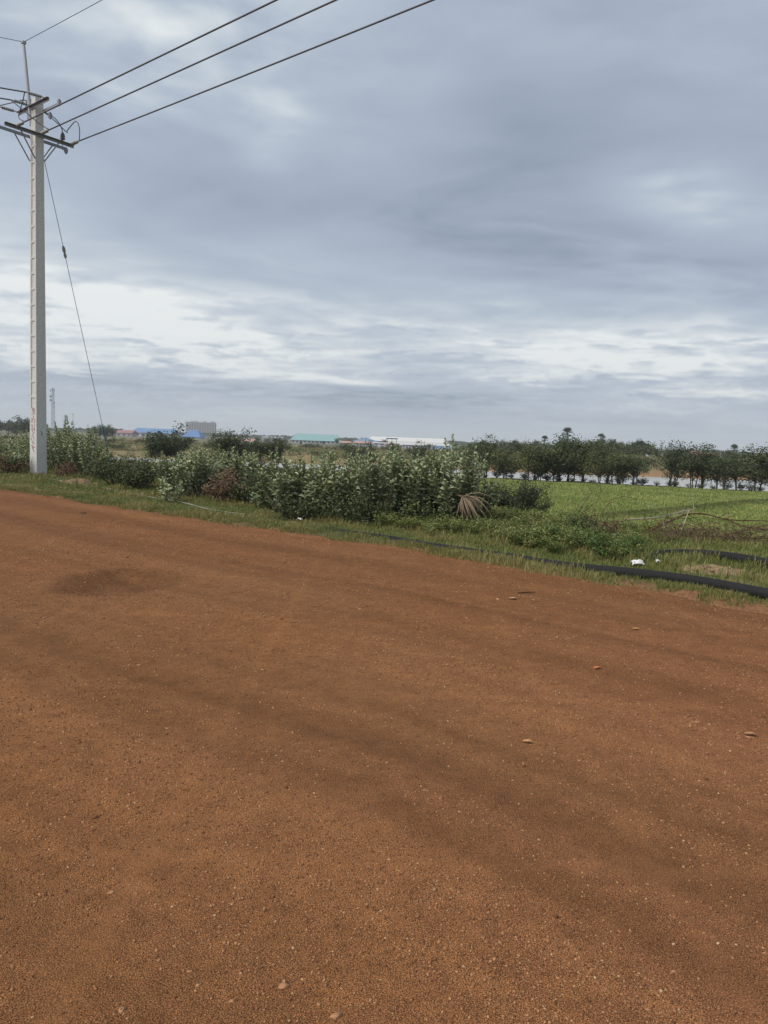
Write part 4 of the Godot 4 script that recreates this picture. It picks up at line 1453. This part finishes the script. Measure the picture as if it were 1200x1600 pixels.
func plants() -> void:
	# pale broad-leaved shrubs along the verge: foot x, y, top y, width in pixels, paleness
	var shrubs := [
		[18, 741, 694, 60, 0.35], [36, 736, 672, 55, 0.5], [88, 737, 650, 66, 0.55], [116, 743, 652, 66, 0.55], [142, 749, 672, 52, 0.5], [62, 731, 668, 60, 0.45], [102, 734, 655, 70, 0.5], [130, 741, 660, 70, 0.5], [10, 732, 680, 60, 0.4],
		[262, 786, 742, 34, 0.7], [282, 779, 690, 58, 0.6], [312, 778, 681, 70, 0.65], [345, 774, 684, 62, 0.55], [372, 778, 694, 52, 0.45], [300, 772, 694, 70, 0.5], [408, 794, 752, 40, 0.45],
		[440, 803, 702, 66, 0.45], [470, 806, 690, 72, 0.5], [505, 808, 686, 74, 0.5], [540, 811, 692, 74, 0.42], [575, 813, 688, 70, 0.42], [608, 815, 694, 64, 0.5], [632, 818, 688, 62, 0.62], [662, 818, 694, 66, 0.55], [690, 820, 690, 62, 0.5], [714, 822, 684, 66, 0.55], [738, 818, 704, 52, 0.5],
		[490, 799, 694, 76, 0.5], [585, 803, 698, 70, 0.5], [625, 806, 682, 40, 0.7], [665, 808, 682, 40, 0.75], [703, 810, 680, 44, 0.75],
	]
	var names := ["pale grey green broad-leaved shrub behind the concrete pole's grass", "pale grey green broad-leaved shrub between the dark bush and the brown bush", "pale grey green broad-leaved shrub in the thick row behind the black pipe"]
	var groups := ["pale shrubs around the power pole", "pale shrubs in the middle clump", "pale shrubs in the row behind the pipe"]
	for i in shrubs.size():
		var s: Array = shrubs[i]
		var p := on_ground(s[0], s[1])
		var h := at(s[0], s[2], -p.z).y - p.y
		var w: float = s[3] * -p.z / FOCAL * 1.15
		var k := 0 if i < 9 else (1 if i < 16 else 2)
		adopt(milkweed(h, w, s[4] + 0.2, 1.15 if s[3] > 45 else 0.6), "milkweed_shrub", names[k], "shrub", groups[k], p)
	var dk := Color(0.045, 0.06, 0.026)
	var md := Color(0.115, 0.14, 0.055)
	var lt := Color(0.16, 0.18, 0.07)
	var brown := Color(0.15, 0.085, 0.055)
	# denser small-leaved bushes: foot x, y, top y, width, leaves, leaf size, dark, light, label
	var bushes := [
		[185, 760, 716, 90, 2600, 0.075, dk, md, "low dense green bush sprawling beyond the spoil heap"],
		[222, 766, 722, 70, 2000, 0.075, dk, md, "dense green bush touching the middle pale shrubs"],
		[160, 752, 712, 50, 1200, 0.07, dk, lt, "small green bush over the earth heap"],
		[352, 784, 732, 74, 2000, 0.06, brown, Color(0.24, 0.17, 0.11), "dry brown bush below the middle pale shrubs"],
		[392, 790, 738, 60, 1500, 0.07, dk, md, "dark green bush beside the dry brown bush"],
		[425, 800, 745, 50, 1200, 0.08, dk, md, "green bush at the near end of the pale shrub row"],
		[104, 748, 713, 36, 700, 0.06, brown, Color(0.22, 0.12, 0.08), "small withered reddish brown bush beside the pole"],
		[12, 742, 712, 60, 1200, 0.07, brown, Color(0.17, 0.12, 0.08), "withered brown bush in the verge this side of the pole"],
		[5, 730, 692, 60, 1300, 0.08, Color(0.04, 0.07, 0.03), lt, "bright green bush behind the withered brown bush"],
		[812, 806, 728, 80, 4200, 0.08, Color(0.022, 0.030, 0.016), Color(0.065, 0.085, 0.038), "dark open bush standing between frond and green field"],
		[782, 806, 750, 38, 1000, 0.07, Color(0.025, 0.034, 0.017), Color(0.07, 0.09, 0.04), "slim dark bush touching the open dark bush"],
		[842, 806, 766, 44, 1200, 0.065, Color(0.03, 0.042, 0.018), Color(0.08, 0.10, 0.04), "small dark bush on the field side of the open dark bush"],
		[945, 846, 800, 60, 500, 0.055, Color(0.14, 0.075, 0.045), Color(0.22, 0.15, 0.08), "rusty brown dying bush above the feathery weeds"],
		[900, 834, 798, 70, 900, 0.05, Color(0.05, 0.08, 0.022), lt, "green weedy bush with bare stems beside the rusty bush"],
		[470, 814, 770, 90, 1600, 0.07, dk, md, "green scrub filling the foot of the pale shrub row, thickest part"],
		[560, 818, 778, 90, 1600, 0.07, dk, md, "green scrub at the middle foot of the pale shrub row"],
		[655, 822, 784, 90, 1600, 0.07, Color(0.04, 0.06, 0.025), lt, "brighter green scrub at the foot of the pale shrub row"],
	]
	for b in bushes:
		var p := on_ground(b[0], b[1])
		var h := at(b[0], b[2], -p.z).y - p.y
		var w: float = b[3] * -p.z / FOCAL * 1.1
		adopt(bush(h, w, b[4], b[5], b[6], b[7], Color(0.10, 0.075, 0.055)), "bush", b[8], "bush", "bushes along the verge", p)
	# fine feathery weeds
	for f in [[905, 862, 822, 76], [945, 872, 826, 90], [985, 868, 832, 60], [870, 852, 824, 66]]:
		var p := on_ground(f[0], f[1])
		var h := at(f[0], f[2], -p.z).y - p.y
		var w: float = f[3] * -p.z / FOCAL * 1.1
		var lab: String = {905: "feathery green weed clump nearest the slim verge grass", 945: "largest feathery green weed clump by the white bag", 985: "feathery green weed clump where the second pipe ends", 870: "smaller feathery green weed clump toward the palm frond"}[f[0]]
		adopt(bush(h, w, 2600, 0.035, Color(0.055, 0.09, 0.022), Color(0.15, 0.21, 0.06), Color(0.09, 0.10, 0.04)), "feathery_weed", lab, "weed", "feathery weeds behind the pipe", p)
	# trees on the bank this side of the pond
	var dt := Color(0.038, 0.053, 0.027)
	var dl := Color(0.105, 0.135, 0.058)
	var proto := []
	for k in 6:
		var o := tree([4.0, 3.6, 4.3, 3.2, 3.8, 4.1][k], [4.2, 3.6, 4.8, 3.4, 4.8, 4.0][k], [0.04, 0.02, 0.26, 0.02, 0.10, 0.05][k], [38, 44, 30, 40, 36, 42][k], 60, 0.17, dt, [dl, dl * Color(1.25, 1.1, 0.9), dl * 1.2, dl * 0.75, dl * Color(1.5, 1.3, 1.0), dl][k], [3, 2, 1, 3, 2, 3][k], 0.7)
		o.name = "pond_tree"
		proto.append(o)
	var bank := [[742, 3.4], [750, 3.0], [760, 3.9], [781, 3.5], [795, 2.6], [829, 3.2], [838, 3.9], [846, 3.2], [866, 3.6], [880, 4.4], [890, 4.0], [897, 3.3], [914, 4.1], [938, 3.0], [947, 3.7], [966, 3.3], [972, 2.8], [990, 3.5], [998, 2.7], [1049, 4.2], [1060, 3.8], [1084, 3.9], [1101, 3.7], [1128, 3.0], [1136, 3.3], [1158, 2.8], [1186, 3.4], [1214, 3.5]]
	for i in bank.size():
		var depth: float = 64.0
		for q in 4:
			depth = near_shore(at(bank[i][0], 760, depth).x) - rng.randf_range(0.2, 3.4)
		var p := foot(bank[i][0] + rng.randf_range(-3, 3), depth)
		var k := rng.randi() % 6 if absf(bank[i][0] - 1049) > 1 else 2
		var s: float = bank[i][1] / [4.0, 3.6, 4.3, 3.2, 3.8, 4.1][k] * rng.randf_range(0.8, 1.06)
		copy(proto[k], "%s tree on the bank between green field and pond" % POND_LOOK[k], "trees along the near pond bank", p, rng.randf() * TAU, Vector3(s * rng.randf_range(0.9, 1.35), s, s * rng.randf_range(0.9, 1.35))).set_meta("category", "tree")
	var bank2 := [[242, 3.0, "dark round tree on the pond bank before the blue roofed warehouse"], [262, 3.9, "tallest dark tree before the blue roofed warehouse"], [278, 3.1, "dark tree leaning toward the steep blue roof"], [350, 3.4, "dark tree behind the middle pale shrubs"], [376, 3.6, "dark tree by the open water before the row house"], [408, 2.7, "low dark tree at the pond before the grey hall"], [430, 2.9, "dark tree before the grey hall at the shrub row's end"], [565, 2.9, "dark tree top peeping behind the shrub row before the villa"], [655, 2.9, "dark tree top peeping behind the shrub row before the row houses"]]
	for i in bank2.size():
		var depth := near_shore(at(bank2[i][0], 720, 76.0).x) - 2.5
		var p := foot(bank2[i][0], depth)
		var k := (i * 2 + 1) % 6
		var s: float = bank2[i][1] / [4.0, 3.6, 4.3, 3.2, 3.8, 4.1][k] * 1.0
		copy(proto[k], bank2[i][2], "dark trees on the bank behind the shrubs", p, rng.randf() * TAU, Vector3(s * 1.15, s, s * 1.15)).set_meta("category", "tree")
	# low scrub in the rough ground before and behind the pond
	var sp := []
	for k in 4:
		var o := bush([0.9, 1.2, 0.7, 1.0][k], [1.8, 1.7, 1.9, 1.4][k], 420, 0.16, [dk, dk, Color(0.10, 0.08, 0.045), Color(0.04, 0.05, 0.025)][k], [md, lt, Color(0.17, 0.14, 0.075), md][k], Color(0.1, 0.08, 0.06))
		o.name = "scrub_bush"
		sp.append(o)
	for i in 72:
		var zf := rng.randf_range(36, 70)
		var px := rng.randf_range(-20, 440)
		var p := foot(px, zf)
		var s := rng.randf_range(0.6, 1.25)
		var k := rng.randi() % 4
		copy(sp[k], "%s scrub bush in the rough ground behind the roadside shrubs" % SCRUB_LOOK[k], "scrub before the pond", p, rng.randf() * TAU, Vector3(s, s, s)).set_meta("category", "bush")
	for i in 120:
		var zf := 102.0 + 230.0 * pow(rng.randf(), 1.5)
		var px := rng.randf_range(-20, 1230)
		var p := foot(px, zf)
		var s := rng.randf_range(0.7, 1.6) * (1.0 + (zf - 100.0) * 0.003)
		var k := rng.randi() % 4
		copy(sp[k], "%s scrub bush on the dry bank across the pond" % SCRUB_LOOK[k], "scrub across the pond", p, rng.randf() * TAU, Vector3(s * 1.2, s, s * 1.2)).set_meta("category", "bush")
	for i in 26:
		var px := 745.0 + 470.0 * i / 25.0 + rng.randf_range(-6, 6)
		var depth := near_shore(at(px, 765, 65.0).x) - rng.randf_range(1.2, 2.6)
		var s := rng.randf_range(0.35, 0.75)
		var k := rng.randi() % 4
		copy(sp[k], "small %s bush on the low dike under the pond trees" % SCRUB_LOOK[k], "bushes on the dike", foot(px, depth), rng.randf() * TAU, Vector3(s, s, s)).set_meta("category", "bush")
	# the belt of taller trees across the pond
	var fp := []
	var tops := [6.2, 7.2, 5.4, 6.8, 5.8]
	for k in 5:
		var o := tree(tops[k], [6.4, 6.0, 6.8, 5.2, 7.0][k], [0.2, 0.24, 0.15, 0.28, 0.16][k], 44, 34, 0.42, Color(0.042, 0.058, 0.032), Color(0.115, 0.14, 0.065), 1 + k % 2, 0.7)
		o.name = "belt_tree"
		fp.append(o)
	var belt := []
	# photo x, top y, distance
	for i in 46:
		var px := 716.0 + 300.0 * i / 45.0 + rng.randf_range(-4, 4)
		var t := 692.0 + 4.0 * sin(i * 1.7) + rng.randf_range(-3, 4)
		if px > 800 and px < 850: t -= 3.0
		if px > 870 and px < 905: t -= 4.0
		if px > 915 and px < 1005: t -= 4.0
		if px < 745: t += 4.0
		belt.append([px, t, rng.randf_range(150, 290), 0])
	for i in 16:
		belt.append([rng.randf_range(725, 1000), rng.randf_range(702, 712), rng.randf_range(112, 150), 0])
	for e in [[1026, 704, 250], [1040, 706, 260], [1055, 704, 255], [1066, 705, 270], [1108, 709, 260], [1131, 704, 240], [1138, 703, 235], [1146, 701, 238], [1156, 710, 270], [1166, 709, 265], [1174, 708, 280], [1190, 711, 260], [1200, 709, 255], [1216, 708, 250], [1120, 712, 300], [1090, 714, 240]]:
		belt.append([e[0], e[1], e[2], 1])
	for e in [[146, 666, 330], [156, 662, 320], [166, 663, 325], [176, 667, 330], [-4, 655, 300], [14, 656, 300], [26, 655, 290], [40, 650, 280], [52, 653, 290], [-16, 658, 280]]:
		belt.append([e[0], e[1], e[2], 2])
	for e in [[401, 683, 440], [437, 685, 440], [446, 686, 460], [526, 684, 500], [470, 690, 430], [505, 689, 430], [546, 684, 620], [600, 686, 520], [612, 690, 420], [670, 693, 425], [712, 696, 420], [625, 696, 410]]:
		belt.append([e[0], e[1], e[2], 3])
	var blab := ["dark round crowned tree in the thick belt across the pond", "dark green tree near the red roofs beyond the pond", "dark tree standing at the field's far side behind the power pole", "dark tree between the distant halls and row houses"]
	var bgrp := ["trees of the belt across the pond", "trees by the red roofs", "trees behind the power pole", "trees in the distant town"]
	for i in belt.size():
		var e: Array = belt[i]
		var p := foot(e[0], e[2])
		var k := i % 5
		var s: float = maxf(1.5, at(e[0], e[1], e[2]).y - p.y) / tops[k]
		copy(fp[k], blab[e[3]].replace("dark", BELT_LOOK[k]), bgrp[e[3]], p, rng.randf() * TAU, Vector3(s * 1.05, s, s * 1.05)).set_meta("category", "tree")
	for o in proto + sp + fp:
		o.free()
	for e in [[885, 673, 270, 2.2, "tall fan palm with a round head over the tree belt"], [850, 684, 300, 1.6, "shorter fan palm peeping over the tree belt"], [1147, 698, 245, 1.5, "fan palm leaning out of the dark trees past the red roofs"], [938, 682, 280, 2.0, "broad headed palm at the top of the tree belt"]]:
		var p := foot(e[0], e[2])
		fan_palm(at(e[0], e[1], e[2]).y - p.y, e[4], p, e[3])
	# woods on the horizon, one mass
	var mb := MB.new()
	for i in 9000:
		var a := rng.randf_range(-0.75, 0.75)
		var dist := rng.randf_range(850, 1150)
		var x := sin(a) * dist
		var z := -cos(a) * dist
		var h := 2.6 + 3.4 * clampf(n_big.get_noise_2d(a * 900.0, 3.0) + 0.25, 0.0, 1.0)
		var p := Vector3(x, 0.4 + h * rng.randf(), z)
		var g := rng.randf_range(0.7, 1.3)
		mb.blade_leaf(p + Vector3(-2, 0, 0), Vector3(1, rng.randf_range(-0.3, 0.3), rng.randf_range(-0.4, 0.4)).normalized(), Vector3(rng.randfn() * 0.3, 0.5, 1.0), 4.0, 2.6, Color(0.05, 0.066, 0.04) * g)
	tag(part("distant_treeline", mb, M.leaf, self), "thin dark line of far woods along the horizon", "woods", "", "stuff")

# ------------------------------------------------------------------ everything in order
func _ready() -> void:
	rng.seed = 20240611
	# camera: eye height, a slight tilt down, a slight roll
	var pitch := deg_to_rad(-5.2)
	var roll := deg_to_rad(2.1)
	c_fwd = Vector3(0, sin(pitch), -cos(pitch))
	var up0 := Vector3.RIGHT.cross(c_fwd)
	c_right = Vector3.RIGHT * cos(roll) + up0 * sin(roll)
	c_up = -Vector3.RIGHT * sin(roll) + up0 * cos(roll)
	var cam := Camera3D.new()
	cam.name = "camera"
	cam.transform = Transform3D(Basis(c_right, c_up, -c_fwd), EYE)
	cam.fov = rad_to_deg(2.0 * atan(800.0 / FOCAL))
	cam.near = 0.05
	cam.far = 6000.0
	add_child(cam)
	cam.current = true
	var we := WorldEnvironment.new()
	we.name = "world_environment"
	var env := Environment.new()
	env.background_mode = Environment.BG_SKY
	env.sky = make_sky()
	env.background_energy_multiplier = 0.4
	env.tonemap_mode = Environment.TONE_MAPPER_LINEAR
	env.tonemap_exposure = 2.5
	env.sdfgi_enabled = true
	env.ssao_enabled = true
	env.ssil_enabled = true
	env.fog_enabled = true
	env.fog_density = 0.00028
	env.fog_light_color = Color(0.84, 0.86, 0.885)
	we.environment = env
	add_child(we)
	var sun := DirectionalLight3D.new()
	sun.name = "sun"
	sun.light_energy = 0.5
	sun.light_angular_distance = 60.0
	sun.light_color = Color(1.0, 0.975, 0.94)
	sun.shadow_enabled = true
	add_child(sun)
	sun.look_at_from_position(SUN_DIR * 50.0, Vector3.ZERO, Vector3.UP)
	for e in [[n_big, 0.01, 3, 1], [n_mid, 0.05, 4, 2], [n_fine, 0.3, 3, 3], [n_band, 1.0, 1, 9]]:
		e[0].noise_type = FastNoiseLite.TYPE_SIMPLEX_SMOOTH
		e[0].frequency = e[1]
		e[0].fractal_octaves = e[2]
		e[0].seed = e[3]
	# materials
	road_textures()
	var g1 := grain_texture(31, 0.70, 1.15, 0.03)
	var g2 := grain_texture(41, 0.55, 1.25, 0.05)
	var road := flat("laterite", Color.WHITE, 0.95)
	road.albedo_texture = M.road_col
	road.metallic_specular = 0.2
	road.heightmap_enabled = true
	road.heightmap_texture = M.road_hgt
	road.heightmap_scale = 1.1
	road.detail_enabled = true
	road.detail_albedo = M.road_over
	road.detail_uv_layer = BaseMaterial3D.DETAIL_UV_2
	road.detail_blend_mode = BaseMaterial3D.BLEND_MODE_MUL
	grained("soil", Color.WHITE, 0.95, g2, 1.7, 2.0)
	grained("concrete", Color(0.60, 0.60, 0.58), 0.85, g1, 0.9, 0.15)
	grained("render_wall", Color.WHITE, 0.85, g1, 9.0)
	grained("sheet_roof", Color.WHITE, 0.6, g1, 7.0)
	flat("steel", Color(0.22, 0.23, 0.26), 0.55, 0.3)
	flat("galvanised", Color(0.36, 0.37, 0.39), 0.5, 0.3)
	M.galvanised.vertex_color_use_as_albedo = true
	flat("porcelain", Color.WHITE, 0.3)
	flat("cable", Color(0.085, 0.09, 0.105), 0.6)
	flat("dark_glass", Color.WHITE, 0.2)
	grained("stone", Color.WHITE, 0.9, g2, 0.12)
	grained("black_pipe", Color(0.022, 0.022, 0.023), 0.85, g2, 0.6, 0.1)
	flat("white_plastic", Color(0.55, 0.55, 0.54), 0.45)
	flat("grey_hose", Color(0.30, 0.30, 0.28), 0.6)
	flat("blue_plastic", Color(0.10, 0.22, 0.34), 0.45)
	flat("red_paint", Color(0.30, 0.055, 0.075), 0.7)
	flat("pink_paint", Color(0.50, 0.26, 0.30), 0.8)
	grained("bark", Color.WHITE, 0.9, g2, 0.25)
	plant_material("leaf", 0.6, 0.35)
	plant_material("pale_leaf", 0.5, 0.3)
	plant_material("blade", 0.55, 0.45)
	plant_material("dead_leaf", 0.8, 0.2)
	M.white_plastic.cull_mode = BaseMaterial3D.CULL_DISABLED
	var sc := gp(1110, 895)
	var hp := gp(125, 757)
	var s2 := gp(1165, 912)
	bare_spots = [[sc.x, sc.z, 1.0, 0.8], [hp.x, hp.z, 1.0, 0.7], [s2.x, s2.z, 0.5, 0.3]]
	# land
	var radii := []
	var r := 0.6
	while r < 1750.0:
		radii.append(r)
		r *= 1.022 if r < 130.0 else 1.05
	var terrain := MeshInstance3D.new()
	terrain.name = "terrain"
	terrain.mesh = fan_sheet(radii, ground_h, ground_color, func(_p): return true, M.soil, false)
	add_child(terrain)
	tag(terrain, "", "", "", "structure")
	var rr := []
	r = 0.25
	while r < 60.0:
		rr.append(r)
		r *= 1.017
	var rm := MeshInstance3D.new()
	rm.name = "road"
	rm.mesh = fan_sheet(rr, road_h, road_color, func(p): return off_road(p.x, p.z) < 1.0 and off_road(p.x, p.z) > -24.0, M.laterite, true)
	add_child(rm)
	tag(rm, "", "", "", "structure")
	var wm := StandardMaterial3D.new()
	wm.resource_name = "pond_water"
	wm.albedo_color = Color(0.33, 0.34, 0.33).linear_to_srgb()
	wm.roughness = 0.25
	wm.metallic_specular = 0.4
	wm.heightmap_enabled = true
	wm.heightmap_texture = g2
	wm.heightmap_scale = 1.0
	wm.uv1_triplanar = true
	wm.uv1_world_triplanar = true
	wm.uv1_scale = Vector3.ONE / 3.0
	var wb := MB.new()
	wb.quad(Vector3(-260, WATER, -40), Vector3(-260, WATER, -112), Vector3(260, WATER, -112), Vector3(260, WATER, -40), Color.WHITE)
	tag(part("pond_water", wb, wm, self), "", "", "", "structure")
	print("land done ", Time.get_ticks_msec())
	power_pole()
	far_town()
	print("town done ", Time.get_ticks_msec())
	plants()
	print("plants done ", Time.get_ticks_msec())
	pipes()
	brush_heap()
	dead_frond()
	stones_and_litter()
	grow_weeds()
	grow_grass()
	print("all done ", Time.get_ticks_msec())
